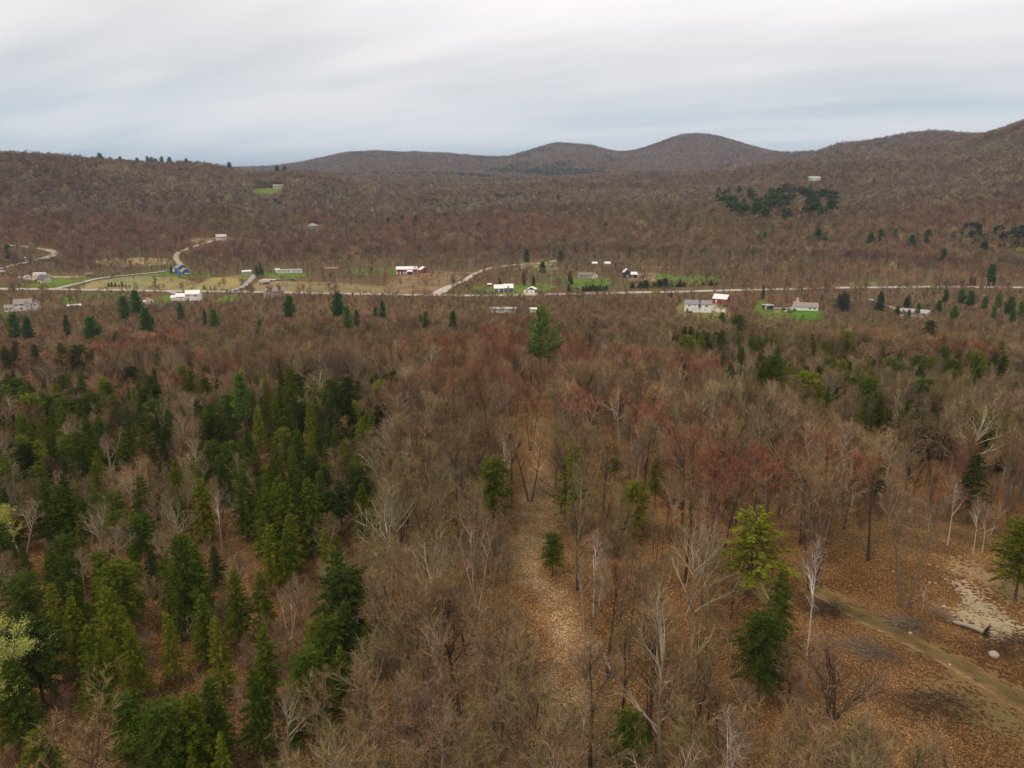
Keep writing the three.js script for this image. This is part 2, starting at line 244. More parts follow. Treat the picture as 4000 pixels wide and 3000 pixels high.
road('dirt_road', 'tan dirt road with a sharp bend at the foot of the left hill', [[-120, 1068], [0, 1051], [47, 1038], [98, 1027], [174, 1009], [206, 998], [217, 989], [188, 978], [145, 971], [90, 964], [43, 960], [-60, 955]], t => lerp(5, 9, smooth(0.3, 0.55, t) * (1 - smooth(0.6, 0.8, t))), [0.60, 0.53, 0.42], { up: 0.46 });
road('gravel_lane', 'grey gravel lane between straw field and parked cars', [[900, 1140], [920, 1131], [946, 1123], [975, 1100], [993, 1074]], 5, [0.46, 0.43, 0.38], { up: 0.48 });
road('gravel_lane', 'gravel drive leading to the white house below the road', [[600, 1138], [644, 1138], [668, 1143], [690, 1151]], 4, [0.55, 0.52, 0.45], { up: 0.50 });
road('gravel_lane', 'narrow farm lane leading to the small red barn', [[1681, 1061], [1768, 1066], [1844, 1068], [1862, 1066]], 3, [0.56, 0.47, 0.36], { up: 0.52 });
road('dirt_road', 'narrow woods road on the far bank above the green clearing', [[2200, 1030], [2300, 1037], [2445, 1041], [2589, 1047], [2698, 1045], [2806, 1042], [2900, 1043]], 3.4, [0.48, 0.38, 0.27], { up: 0.54, clear: 1.5 });
road('gravel_lane', 'pale drive leading to the long low house among evergreens', [[3400, 1170], [3460, 1196], [3490, 1204], [3505, 1215]], 4, [0.6, 0.53, 0.44], { up: 0.55 });
const mainPx = [[-420, 1124], [0, 1129], [217, 1131], [434, 1134], [651, 1138], [1025, 1142], [1242, 1147], [1500, 1151], [1700, 1154], [1934, 1155], [2115, 1152], [2300, 1148], [2517, 1143], [2770, 1137], [3100, 1130], [3375, 1124], [3633, 1121], [4000, 1124], [4500, 1130]];
const MR = roadPath(mainPx); roadLines.push({ P: MR.filter((_, i) => i % 2 === 0), w: 7 });
strip('road_shoulder', 'pale gravel shoulders of the main road', MR, 9.6, gravelMat, [0.70, 0.645, 0.545], 0.30);
strip('road', 'long grey paved main road crossing the valley', MR, 6.8, gravelMat, [0.60, 0.58, 0.54], 0.36);
{ // painted double centre line
  const off = (s) => MR.map((p, i) => { const a = MR[Math.max(0, i - 1)], b = MR[Math.min(MR.length - 1, i + 1)], l = Math.hypot(b.x - a.x, b.z - a.z); return new THREE.Vector3(p.x - (b.z - a.z) / l * s, 0, p.z + (b.x - a.x) / l * s); });
  const y = std(0.5, 0.36, 0.05, 0.8);
  for (const s of [-0.12, 0.12]) { const P = off(s), pos = [], idx = []; P.forEach((p, i) => { const a = P[Math.max(0, i - 1)], b = P[Math.min(P.length - 1, i + 1)], l = Math.hypot(b.x - a.x, b.z - a.z), nx = -(b.z - a.z) / l * 0.06, nz = (b.x - a.x) / l * 0.06, h = height(p.x, p.z) + 0.372; pos.push(p.x - nx, h, p.z - nz, p.x + nx, h, p.z + nz); if (i + 1 < P.length) { const q = 2 * i; idx.push(q, q + 1, q + 2, q + 1, q + 3, q + 2); } }); structure('road_marking', geom(pos, idx), y, 'painted yellow centre line on the main road'); }
}
function nearRoad(x, z) { for (const L of roadLines) for (let i = 0; i < L.P.length; i++) { const dx = x - L.P[i].x; if (dx > 12 || dx < -12) continue; const dz = z - L.P[i].z; if (dx * dx + dz * dz < L.w * L.w) return true; } return false; }

// ---------------------------------------------------------------- near ground: woods path, track, sand pit
lift = 0.016;
const TRACK = [[3150, 2290], [3233, 2328], [3380, 2415], [3543, 2491], [3705, 2577], [3868, 2670], [4000, 2751], [4300, 2930]];
{
  const P = roadPath(TRACK, 0.6); roadLines.push({ P: P.filter((_, i) => i % 3 === 0), w: 4.2 });
  const side = (s, w) => { const o = P.map((p, i) => { const a = P[Math.max(0, i - 1)], b = P[Math.min(P.length - 1, i + 1)], l = Math.hypot(b.x - a.x, b.z - a.z); return [p.x - (b.z - a.z) / l * s, p.z + (b.x - a.x) / l * s]; }); return o; };
  const band = (s0, s1, colour, name, label, cell, up) => {               // a ragged band of grass or bare earth along the track
    const pos = [], col = [], uv = [], idx = [], A = side(s0), B = side(s1); lift += 0.004;
    const K = Math.max(2, Math.round(Math.abs(s1 - s0) / cell));
    for (let i = 0; i < P.length; i++) for (let k = 0; k <= K; k++) { const t = k / K, x = lerp(A[i][0], B[i][0], t) + (hash2(i, k, 3) - 0.5) * 0.2, z = lerp(A[i][1], B[i][1], t) + (hash2(i, k, 4) - 0.5) * 0.2; pos.push(x, height(x, z) + up, z); const v = 1 + 0.7 * (fbm(x / 1.7, z / 1.7, 5, 3) - 0.5) + 0.2 * (hash2(i, k, 6) - 0.5); col.push(colour[0] * v, colour[1] * v, colour[2] * v); uv.push(x / 5, z / 5); }
    for (let i = 0; i + 1 < P.length; i++) for (let k = 0; k < K; k++) { const t = (k + 0.5) / K, e = Math.min(t, 1 - t) * 2, m = A[i]; if (e < 0.8 && vnoise(m[0] * 0.9 + k * 0.35, m[1] * 0.9, 21) * 0.55 + hash2(i, k, 22) * 0.45 > e * 0.9 + 0.1) continue; const q = i * (K + 1) + k; idx.push(q, q + 1, q + K + 1, q + 1, q + K + 2, q + K + 1); }
    structure(name, geom(pos, idx, col, uv), grassMat, label);
  };
  band(-3.6, 3.6, [0.38, 0.245, 0.105], 'track', 'grassy two rut track crossing the leaf covered clearing', 0.3, 0.045);
  band(-0.9, 0.9, [0.28, 0.22, 0.08], 'track_grass', 'green grass strip in the middle of the track', 0.3, 0.05);
  band(1.1, 1.6, [0.52, 0.345, 0.17], 'track_rut', 'pale worn wheel rut of the track', 0.24, 0.055);
}
patch('sand_patch', 'pale sandy dug bank beside the fallen tree', [[3776, 2290], [3846, 2284], [3868, 2328], [3856, 2404], [3933, 2415], [3960, 2469], [3868, 2484], [3749, 2442], [3756, 2344]], [0.60, 0.465, 0.275], { cell: 0.3, mat: gravelMat, wobble: 2.4, tile: 5, vary: 0.4, fray: 3 });
patch('grass_patch', 'dry grass at the top of the sandy bank', [[3640, 2180], [3800, 2190], [3930, 2240], [4100, 2300], [4100, 2400], [3940, 2350], [3870, 2290], [3700, 2240]], [0.56, 0.39, 0.19], { cell: 0.35, wobble: 3, tile: 6, fray: 5 });
patch('grass_patch', 'low olive grass spreading beside the track', [[3600, 2640], [3800, 2680], [4100, 2830], [4100, 2960], [3900, 2860], [3700, 2760]], [0.42, 0.285, 0.12], { cell: 0.35, wobble: 3, tile: 6, free: false, fray: 7 });
const sparse = [
  [[[3050, 2150], [3500, 2060], [4300, 2020], [4300, 3100], [3300, 3100], [3050, 2500]].map(p => p), 0.10],
  [[[2020, 1560], [2150, 1560], [2190, 2150], [2290, 2600], [2300, 3100], [2110, 3100], [1980, 2250]], 0.15],
  [[[2180, 1750], [3050, 1800], [3050, 3100], [2300, 3100]], 0.6],
].map(([px, share]) => { const P = polyWorld(px); const xs = P.map(p => p[0]), zs = P.map(p => p[1]); return { P, share, b: [Math.min(...xs), Math.max(...xs), Math.min(...zs), Math.max(...zs)] }; });
function treeShare(x, z) { let s = 1; for (const L of [open, sparse]) for (const o of L) if (x > o.b[0] && x < o.b[1] && z > o.b[2] && z < o.b[3] && inPoly(o.P, x, z)) s = Math.min(s, o.share); return s; }

// ---------------------------------------------------------------- tree models
class GB {
  constructor(tint) { this.p = []; this.c = []; this.i = []; this.tint = tint; }
  v(x, y, z, t) { this.p.push(x, y, z); this.c.push(t[0], t[1], t[2]); return this.p.length / 3 - 1; }
  tube(pts, r0, r1, sides, t) {
    const n = pts.length; let prev = -1;
    for (let k = 0; k < n; k++) {
      const a = pts[Math.max(0, k - 1)], b = pts[Math.min(n - 1, k + 1)]; let dx = b[0] - a[0], dy = b[1] - a[1], dz = b[2] - a[2]; const l = Math.hypot(dx, dy, dz) || 1; dx /= l; dy /= l; dz /= l;
      let ux, uy, uz; if (Math.abs(dy) < 0.9) { ux = dz; uy = 0; uz = -dx; } else { ux = 0; uy = -dz; uz = dy; } const ul = Math.hypot(ux, uy, uz) || 1; ux /= ul; uy /= ul; uz /= ul;
      const wx = dy * uz - dz * uy, wy = dz * ux - dx * uz, wz = dx * uy - dy * ux, r = lerp(r0, r1, k / (n - 1)); let first = -1;
      for (let s = 0; s < sides; s++) { const A = s / sides * 6.2832, ca = Math.cos(A) * r, sa = Math.sin(A) * r; const q = this.v(pts[k][0] + ux * ca + wx * sa, pts[k][1] + uy * ca + wy * sa, pts[k][2] + uz * ca + wz * sa, t); if (s === 0) first = q; }
      if (k) for (let s = 0; s < sides; s++) { const s2 = (s + 1) % sides; this.i.push(prev + s, prev + s2, first + s, prev + s2, first + s2, first + s); }
      prev = first;
    }
  }
  ribbon(a, b, c, w, nx, ny, nz, t) { const q = this.v(a[0] - nx * w, a[1] - ny * w, a[2] - nz * w, t), m = 0.75 * w; this.v(a[0] + nx * w, a[1] + ny * w, a[2] + nz * w, t); this.v(b[0] - nx * m, b[1] - ny * m, b[2] - nz * m, t); this.v(b[0] + nx * m, b[1] + ny * m, b[2] + nz * m, t); this.v(c[0], c[1], c[2], t); this.i.push(q, q + 1, q + 2, q + 1, q + 3, q + 2, q + 2, q + 3, q + 4); }
  leaf(x, y, z, dx, dy, dz, l, w, R, t) { let ux = R() - 0.5, uy = (R() - 0.5) * 0.8, uz = R() - 0.5; const d = ux * dx + uy * dy + uz * dz; ux -= d * dx; uy -= d * dy; uz -= d * dz; const k = w / (Math.hypot(ux, uy, uz) || 1); ux *= k; uy *= k; uz *= k; const q = this.v(x, y, z, t); this.v(x + dx * l * 0.5 + ux, y + dy * l * 0.5 + uy, z + dz * l * 0.5 + uz, t); this.v(x + dx * l * 0.5 - ux, y + dy * l * 0.5 - uy, z + dz * l * 0.5 - uz, t); this.v(x + dx * l, y + dy * l, z + dz * l, t); this.i.push(q, q + 1, q + 2, q + 1, q + 3, q + 2); }
  build() { return geom(this.p, this.i, this.c); }
}
const nrm = v => { const l = Math.hypot(...v) || 1; return [v[0] / l, v[1] / l, v[2] / l]; };
function perp(d, R) { const a = R() * 6.283, u = Math.abs(d[1]) < 0.9 ? nrm([d[2], 0, -d[0]]) : [1, 0, 0], w = [d[1] * u[2] - d[2] * u[1], d[2] * u[0] - d[0] * u[2], d[0] * u[1] - d[1] * u[0]]; const c = Math.cos(a), s = Math.sin(a); return [u[0] * c + w[0] * s, u[1] * c + w[1] * s, u[2] * c + w[2] * s]; }
// leafless broadleaf tree: stem(s), ascending limbs, branches, then fine twigs
function bareTree(seed, o) {
  const R = rng(seed), wood = new GB(), fine = new GB(), H = o.H, q = o.detail;
  const tone = (k = 0.3) => { const a = 1 + (R() - 0.5) * k * 2; return [a, a, a]; };
  function path(p, d, len, n, wander, lift) { const pts = [p], dirs = [d]; let c = p; for (let k = 0; k < n; k++) { d = nrm([d[0] + (R() - 0.5) * wander, d[1] + (R() - 0.5) * wander + lift, d[2] + (R() - 0.5) * wander]); c = [c[0] + d[0] * len / n, c[1] + d[1] * len / n, c[2] + d[2] * len / n]; pts.push(c); dirs.push(d); } return { pts, dirs }; }
  const at = (P, t) => { const n = P.pts.length - 1, f = clamp(t, 0, 0.999) * n, i = Math.floor(f), u = f - i, a = P.pts[i], b = P.pts[i + 1]; return [[lerp(a[0], b[0], u), lerp(a[1], b[1], u), lerp(a[2], b[2], u)], P.dirs[i + 1]]; };
  const fork = (d, ang) => { const n = perp(d, R), c = Math.cos(ang), s = Math.sin(ang); return nrm([d[0] * c + n[0] * s, d[1] * c + n[1] * s, d[2] * c + n[2] * s]); };
  const leafing = o.leaf;
  function twigs(P, len, count, w) {
    for (let k = 0; k < count; k++) {
      const [p, d0] = at(P, 0.2 + 0.8 * (k + R()) / count), d = fork(d0, 0.35 + 0.5 * R()), l = len * (0.6 + 0.7 * R()), b = [p[0] + d[0] * l * 0.55, p[1] + d[1] * l * 0.55, p[2] + d[2] * l * 0.55], e = nrm([d[0] + (R() - 0.5) * 0.7, d[1] + 0.25 + (R() - 0.5) * 0.4, d[2] + (R() - 0.5) * 0.7]), c = [b[0] + e[0] * l * 0.5, b[1] + e[1] * l * 0.5, b[2] + e[2] * l * 0.5], n = perp(d, R);
      fine.ribbon(p, b, c, w / 2, n[0], n[1], n[2], tone(0.62));
      if (leafing) for (let m = 0; m < leafing; m++) { const s = R(), x = lerp(p, c, 0) && [lerp(p[0], c[0], s) + (R() - 0.5) * 0.5, lerp(p[1], c[1], s) + (R() - 0.5) * 0.5, lerp(p[2], c[2], s) + (R() - 0.5) * 0.5]; const dd = nrm([R() - 0.5, R() - 0.3, R() - 0.5]); fine.leaf(x[0], x[1], x[2], dd[0], dd[1], dd[2], o.leafSize, o.leafSize * 0.4, R, tone(0.3)); }
    }
  }
  function grow(p, d, len, rad, level) {
    const P = path(p, d, len, level === 1 ? 5 : level === 2 ? 3 : 2, level === 1 ? 0.34 : 0.4, level === 1 ? o.up : o.up * 0.8);
    if (level <= 2) wood.tube(P.pts, rad, rad * (level === 1 ? 0.35 : 0.4), level === 1 ? (q > 1 ? 5 : 3) : 3, tone(0.25).map(v => v * (level === 1 ? 1.15 : 1.4)));
    else { const a = P.pts, n = perp(d, R), w = Math.max(rad, o.twigW * 0.8); fine.ribbon(a[0], a[1], a[2], w, n[0], n[1], n[2], tone(0.6).map(v => v * 1.15)); const m = [n[1] * d[2] - n[2] * d[1], n[2] * d[0] - n[0] * d[2], n[0] * d[1] - n[1] * d[0]]; if (q > 1) fine.ribbon(a[0], a[1], a[2], w, m[0], m[1], m[2], tone(0.35)); }
    if (level === 3) { twigs(P, o.twigL, o.nTwig, o.twigW); return; }
    const kids = level === 1 ? o.nB : o.nC;
    for (let k = 0; k < kids; k++) { const t = lerp(level === 1 ? 0.25 : 0.2, 1, (k + R() * 0.9) / kids), [c, cd] = at(P, t); grow(c, fork(cd, t > 0.93 ? 0.2 : 0.45 + 0.5 * R()), len * (level === 1 ? 0.5 : 0.52) * (1.05 - 0.5 * t) * (0.75 + 0.5 * R()), rad * (0.55 - 0.2 * t), level + 1); }
    if (q > 1 && level === 1) twigs(P, o.twigL * 0.8, o.nTwig * 2, o.twigW);
  }
  const stems = o.stems || 1;
  for (let s = 0; s < stems; s++) {
    const a = R() * 6.283 + s * 6.283 / stems, lean = stems > 1 ? 0.10 + 0.16 * R() : (o.lean ?? 0.05) * R(), h = H * (stems > 1 ? 0.82 + 0.2 * R() : 0.93), r0 = o.trunkR * (stems > 1 ? 0.75 : 1);
    const base = stems > 1 ? [Math.cos(a) * o.trunkR * 0.9, -0.3, Math.sin(a) * o.trunkR * 0.9] : [0, -0.3, 0];
    const P = path(base, nrm([Math.cos(a) * lean, 1, Math.sin(a) * lean]), h * 0.86, 8, 0.12, 0.05);
    wood.tube(P.pts, r0, r0 * 0.18, q > 1 ? 7 : 4, tone(0.15).map(v => v * 0.85));
    const nL = Math.max(3, Math.round(o.nLimb / stems));
    for (let k = 0; k < nL; k++) {
      const t = lerp(o.clear, 0.98, Math.pow((k + 0.2 + 0.6 * R()) / nL, 0.85)), [p, d] = at(P, t), f = (t - o.clear) / (1 - o.clear);
      const len = o.crownR * lerp(1.3, 0.75, f) * (0.75 + 0.5 * R()) * (stems > 1 ? 0.8 : 1);
      const dn = fork([0, 1, 0], lerp(o.spread, o.spread * 0.45, f) * (0.8 + 0.4 * R()));
      grow(p, dn, len * 1.25, r0 * lerp(0.42, 0.2, f), 1);
    }
  }
  return { trunk: wood.build(), crown: fine.build() };
}
// hemlock or spruce: cone of many drooping boughs set with small flat sprays
function conifer(seed, o) {
  const R = rng(seed), wood = new GB(), green = new GB(), H = o.H;
  const ln = [(R() - 0.5) * 0.05, (R() - 0.5) * 0.05];
  wood.tube([0, 0.33, 0.66, 1].map(t => [ln[0] * t * H, t * H - 0.3 * (t === 0), ln[1] * t * H]), o.trunkR, 0.03, 6, [1, 1, 1]);
  for (let n = 0; n < o.boughs; n++) {
    const t = lerp(o.clear, 0.985, Math.pow((n + R()) / o.boughs, o.pack || 0.92)), y = t * H, f = (t - o.clear) / (1 - o.clear);
    const prof = o.round ? Math.sqrt(Math.max(0.03, 1 - Math.pow(Math.abs(f - 0.35) / 0.68, 2))) : Math.pow(1 - f, 0.72) * Math.min(1, 0.55 + f * 4) + 0.05;
    const len = o.R * prof * (0.6 + 0.6 * R()), a = n * 2.399 + R() * 0.8, ca = Math.cos(a), sa = Math.sin(a), rise = lerp(o.rise0, o.rise1, f) + (R() - 0.5) * 0.25, droop = o.droop * (0.7 + 0.6 * R());
    const P = s => [ln[0] * y + ca * len * s, y + len * (rise * s - droop * s * s), ln[1] * y + sa * len * s];
    if (len > 0.5) wood.tube([P(0), P(0.5), P(0.95)], Math.max(0.02, o.trunkR * 0.22 * prof), 0.012, 3, [0.9, 0.9, 0.9]);
    const nn = Math.max(4, Math.round(len * o.dens)), bt = 0.8 + 0.4 * R();
    for (let k = 0; k < nn; k++) {
      const s = Math.pow((k + R()) / nn, 0.75), p = P(s), side = (R() < 0.5 ? -1 : 1) * (0.25 + 0.9 * R()), w = len * 0.34 * (1.1 - s) * R() * (R() < 0.5 ? -1 : 1);
      const d = nrm([ca - sa * side, (R() - 0.55) * o.flat * 2 - droop * s * 0.5 + rise * 0.4, sa + ca * side]);
      const v = bt * (0.7 + 0.6 * R()), hue = R(); const tn = [v * lerp(0.85, 1.25, hue), v, v * lerp(1.1, 0.75, hue)];
      green.leaf(p[0] - sa * w, p[1] + (R() - 0.5) * 0.25, p[2] + ca * w, d[0], d[1], d[2], o.spray * (0.6 + 0.8 * R()), o.spray * o.sw, R, tn);
    }
  }
  return { trunk: wood.build(), crown: green.build() };
}
// white pine: whorls of long level boughs that turn up at the ends, carrying brushes of needles
function pine(seed, o) {
  const R = rng(seed), wood = new GB(), green = new GB(), H = o.H;
  wood.tube([0, 0.25, 0.5, 0.75, 1].map(t => [Math.sin(t * 3) * 0.2 * t, t * H - 0.3 * (t === 0), Math.cos(t * 2.3) * 0.2 * t]), o.trunkR, 0.04, 7, [1, 1, 1]);
  for (let wv = 0; wv < o.whorls; wv++) {
    const t = lerp(o.clear, 0.97, (wv + 0.3 * R()) / o.whorls), f = (t - o.clear) / (1 - o.clear), n = 4 + Math.floor(R() * 3), a0 = R() * 6.283;
    for (let b = 0; b < n; b++) {
      const a = a0 + b * 6.283 / n + (R() - 0.5) * 0.7, ca = Math.cos(a), sa = Math.sin(a), pull = 1 + (o.wind || 0) * ca;
      const len = o.R * (Math.pow(1 - f, o.taper || 0.6) * Math.min(1, 0.6 + f * 2) + 0.09) * (0.55 + 0.65 * R()) * pull, y = t * H, rise = lerp(0.0, 0.7, f);
      const P = s => [ca * len * s, y + len * (rise * s - 0.12 * s + 0.32 * s * s), sa * len * s];
      wood.tube([P(0), P(0.5), P(1)], Math.max(0.03, o.trunkR * 0.3 * (1 - f)), 0.015, 4, [0.9, 0.9, 0.9]);
      const tufts = Math.max(4, Math.round(len * o.tufts));
      for (let k = 0; k < tufts; k++) {
        const s = 0.22 + 0.8 * (k + R()) / tufts, p = P(s), w = (R() - 0.5) * len * 0.42 * (1.15 - s * 0.6), v = 0.75 + 0.5 * R(), hue = R(), tn = [v * lerp(0.85, 1.2, hue), v, v * lerp(1.15, 0.8, hue)];
        const cx = p[0] - sa * w, cy = p[1] + R() * 0.35, cz = p[2] + ca * w;
        for (let m = 0; m < o.needles; m++) { const d = nrm([ca * 0.8 + (R() - 0.5) * 1.5, 0.35 + (R() - 0.4) * 0.9, sa * 0.8 + (R() - 0.5) * 1.5]); green.leaf(cx, cy, cz, d[0], d[1], d[2], o.tuft * (0.6 + 0.7 * R()), o.tuft * 0.16, R, tn); }
      }
    }
  }
  return { trunk: wood.build(), crown: green.build() };
}
// leafless thicket shrub
function shrub(seed, o) {
  const R = rng(seed), wood = new GB(), fine = new GB();
  for (let k = 0; k < o.stems; k++) {
    const a = R() * 6.283, out = 0.25 + 0.55 * R(), h = o.H * (0.6 + 0.5 * R()), p0 = [Math.cos(a) * 0.2, -0.1, Math.sin(a) * 0.2], p1 = [Math.cos(a) * out * h * 0.4, h * 0.55, Math.sin(a) * out * h * 0.4], p2 = [Math.cos(a) * out * h * 0.7 + (R() - 0.5) * 0.6, h, Math.sin(a) * out * h * 0.7 + (R() - 0.5) * 0.6];
    wood.tube([p0, p1, p2], o.w * 1.2, o.w * 0.3, 3, [1, 1, 1]);
    for (let m = 0; m < o.nTwig; m++) { const s = 0.3 + 0.7 * R(), b = s < 0.55 ? p0.map((v, i) => lerp(v, p1[i], s / 0.55)) : p1.map((v, i) => lerp(v, p2[i], (s - 0.55) / 0.45)), d = nrm([(R() - 0.5) * 1.8, 0.5 + R() * 0.8, (R() - 0.5) * 1.8]), l = o.H * (0.14 + 0.2 * R()), n = perp(d, R), c = b.map((v, i) => v + d[i] * l), t = 0.45 + 1.1 * R(); fine.ribbon(b, b.map((v, i) => v + d[i] * l * 0.5 + (R() - 0.5) * 0.1), c, o.w * 0.5, n[0], n[1], n[2], [t, t, t]); }
  }
  return { trunk: wood.build(), crown: fine.build() };
}
const nearOpt = { detail: 2, H: 18, crownR: 3.0, trunkR: 0.24, clear: 0.46, nLimb: 13, nB: 6, nC: 4, nTwig: 4, twigL: 0.85, twigW: 0.026, spread: 0.85, up: 0.1 };
const BARE = [                                                            // twelve different leafless trees
  bareTree(101, nearOpt), bareTree(102, { ...nearOpt, crownR: 4.2, spread: 1.0, clear: 0.3, nLimb: 16 }), bareTree(103, { ...nearOpt, crownR: 2.7, clear: 0.45, spread: 0.7 }),
  bareTree(104, { ...nearOpt, stems: 3, crownR: 3.6, nLimb: 18, trunkR: 0.25 }), bareTree(105, { ...nearOpt, crownR: 3.8, spread: 0.75, up: 0.18, lean: 0.2 }), bareTree(106, { ...nearOpt, stems: 2, crownR: 3.4, nLimb: 16 }),
  bareTree(107, { ...nearOpt, crownR: 4.6, clear: 0.28, spread: 1.1, nLimb: 17, trunkR: 0.3 }), bareTree(108, { ...nearOpt, crownR: 2.4, clear: 0.5, trunkR: 0.16 }), bareTree(109, { ...nearOpt, crownR: 3.2, spread: 0.95, lean: 0.25 }),
  bareTree(110, { ...nearOpt, stems: 4, crownR: 3.3, nLimb: 20, trunkR: 0.2 }),
];
const SNAG = [bareTree(121, { ...nearOpt, nLimb: 8, nB: 3, nC: 2, nTwig: 1, crownR: 2.6, clear: 0.4 }), bareTree(122, { ...nearOpt, stems: 2, nLimb: 8, nB: 3, nC: 2, nTwig: 1, crownR: 3, clear: 0.35 })];
const BIRCH = [bareTree(131, { ...nearOpt, crownR: 2.4, trunkR: 0.15, spread: 0.65, nLimb: 12 }), bareTree(132, { ...nearOpt, stems: 3, crownR: 2.3, trunkR: 0.14, spread: 0.6, nLimb: 15 })];
const midOpt = { ...nearOpt, detail: 1, nLimb: 10, nB: 4, nC: 4, nTwig: 4, twigL: 1.2, twigW: 0.08, crownR: 3.4, trunkR: 0.24 };
const MID = [bareTree(201, midOpt), bareTree(202, { ...midOpt, crownR: 4.2, spread: 1 }), bareTree(203, { ...midOpt, stems: 2, crownR: 3.4, nLimb: 10 }), bareTree(204, { ...midOpt, crownR: 2.8, clear: 0.42 }), bareTree(205, { ...midOpt, crownR: 4.4, clear: 0.3, spread: 1.1 })];
const farOpt = { ...midOpt, nLimb: 9, nB: 3, nC: 3, nTwig: 3, twigL: 1.6, twigW: 0.19, crownR: 4.2, clear: 0.3, trunkR: 0.26 };
const FAR = [bareTree(301, farOpt), bareTree(302, { ...farOpt, crownR: 4.6, spread: 1.05 }), bareTree(303, { ...farOpt, crownR: 3.6, clear: 0.4 }), bareTree(304, { ...farOpt, stems: 2 })];
const BUD = [bareTree(401, { ...nearOpt, nC: 4, nTwig: 4, leaf: 3, leafSize: 0.13, crownR: 3.6 }), bareTree(402, { ...nearOpt, nC: 4, nTwig: 4, leaf: 3, leafSize: 0.13, crownR: 3.0, stems: 3 })];
const BUDFAR = [bareTree(411, { ...midOpt, leaf: 2, leafSize: 0.5, crownR: 4.0 })];
const THICKET = [shrub(511, { H: 4, stems: 8, nTwig: 42, w: 0.026 }), shrub(512, { H: 4, stems: 11, nTwig: 34, w: 0.024 }), shrub(513, { H: 4, stems: 5, nTwig: 44, w: 0.026 })];
const SHRUB = [shrub(501, { H: 4, stems: 9, nTwig: 26, w: 0.05 }), shrub(502, { H: 4, stems: 13, nTwig: 20, w: 0.045 }), shrub(503, { H: 4, stems: 7, nTwig: 30, w: 0.05 })];
const hemOpt = { H: 13, R: 2.9, trunkR: 0.2, clear: 0.1, boughs: 140, dens: 46, spray: 0.29, sw: 0.2, rise0: 0.02, rise1: 0.5, droop: 0.32, flat: 0.35 };
const HEM = [conifer(601, hemOpt), conifer(602, { ...hemOpt, R: 3.3, boughs: 135 }), conifer(603, { ...hemOpt, R: 2.3, boughs: 115 }), conifer(604, { ...hemOpt, R: 2.8, clear: 0.3, boughs: 95 }), conifer(605, { ...hemOpt, R: 3.6, round: true, clear: 0.25, boughs: 135, dens: 38 }), conifer(606, { ...hemOpt, R: 2.6, boughs: 105, dens: 42 })];
const THIN = [conifer(611, { ...hemOpt, R: 3.2, clear: 0.2, boughs: 64, dens: 22, spray: 0.4, droop: 0.25 })];
const spOpt = { ...hemOpt, R: 2.5, clear: 0.03, boughs: 90, dens: 15, spray: 0.6, sw: 0.3, droop: 0.22, rise1: 0.3 };
const SPRUCE = [conifer(621, spOpt), conifer(622, { ...spOpt, R: 3.2 }), conifer(623, { ...spOpt, R: 1.9 })];
const pineOpt = { H: 20, R: 4.6, trunkR: 0.32, clear: 0.24, whorls: 21, tufts: 5.5, needles: 8, tuft: 0.75 };
const PINE = [pine(701, pineOpt), pine(702, { ...pineOpt, R: 3.4, clear: 0.35, whorls: 14 }), pine(703, { ...pineOpt, R: 4.6, clear: 0.2 })];
const BIGPINE = pine(711, { ...pineOpt, H: 27, R: 9, clear: 0.2, whorls: 16, wind: 0.3, tufts: 4.6, tuft: 0.85, taper: 1.0 });
const CONFAR = [conifer(641, { ...hemOpt, boughs: 48, dens: 7, spray: 1.3, sw: 0.34 }), conifer(642, { ...hemOpt, R: 3.8, boughs: 46, dens: 6, spray: 1.5, sw: 0.34, round: true })];

// bark and twig colours
const vm = (r, g, b) => { const m = new THREE.MeshPhysicalMaterial({ roughness: 1, specularIntensity: 0.05, side: THREE.DoubleSide, vertexColors: true }); m.color.setRGB(r, g, b); return m; };
const barkMat = [vm(0.185, 0.15, 0.11), vm(0.085, 0.066, 0.05), vm(0.30, 0.27, 0.205)], birchBark = vm(0.62, 0.58, 0.52), deadBark = vm(0.46, 0.42, 0.36);
const twigMat = [vm(0.22, 0.152, 0.08), vm(0.25, 0.136, 0.071), vm(0.275, 0.19, 0.097), vm(0.20, 0.162, 0.073), vm(0.28, 0.11, 0.068), vm(0.235, 0.162, 0.11)];
const budMat = vm(0.36, 0.40, 0.10), willowMat = vm(0.42, 0.42, 0.16);
const hemMat = [vm(0.085, 0.115, 0.010), vm(0.055, 0.092, 0.010), vm(0.13, 0.155, 0.014), vm(0.036, 0.062, 0.010)], pineMat = [vm(0.08, 0.18, 0.035), vm(0.055, 0.145, 0.045), vm(0.13, 0.235, 0.035)], spruceMat = vm(0.032, 0.062, 0.03), coneBark = vm(0.13, 0.10, 0.08);

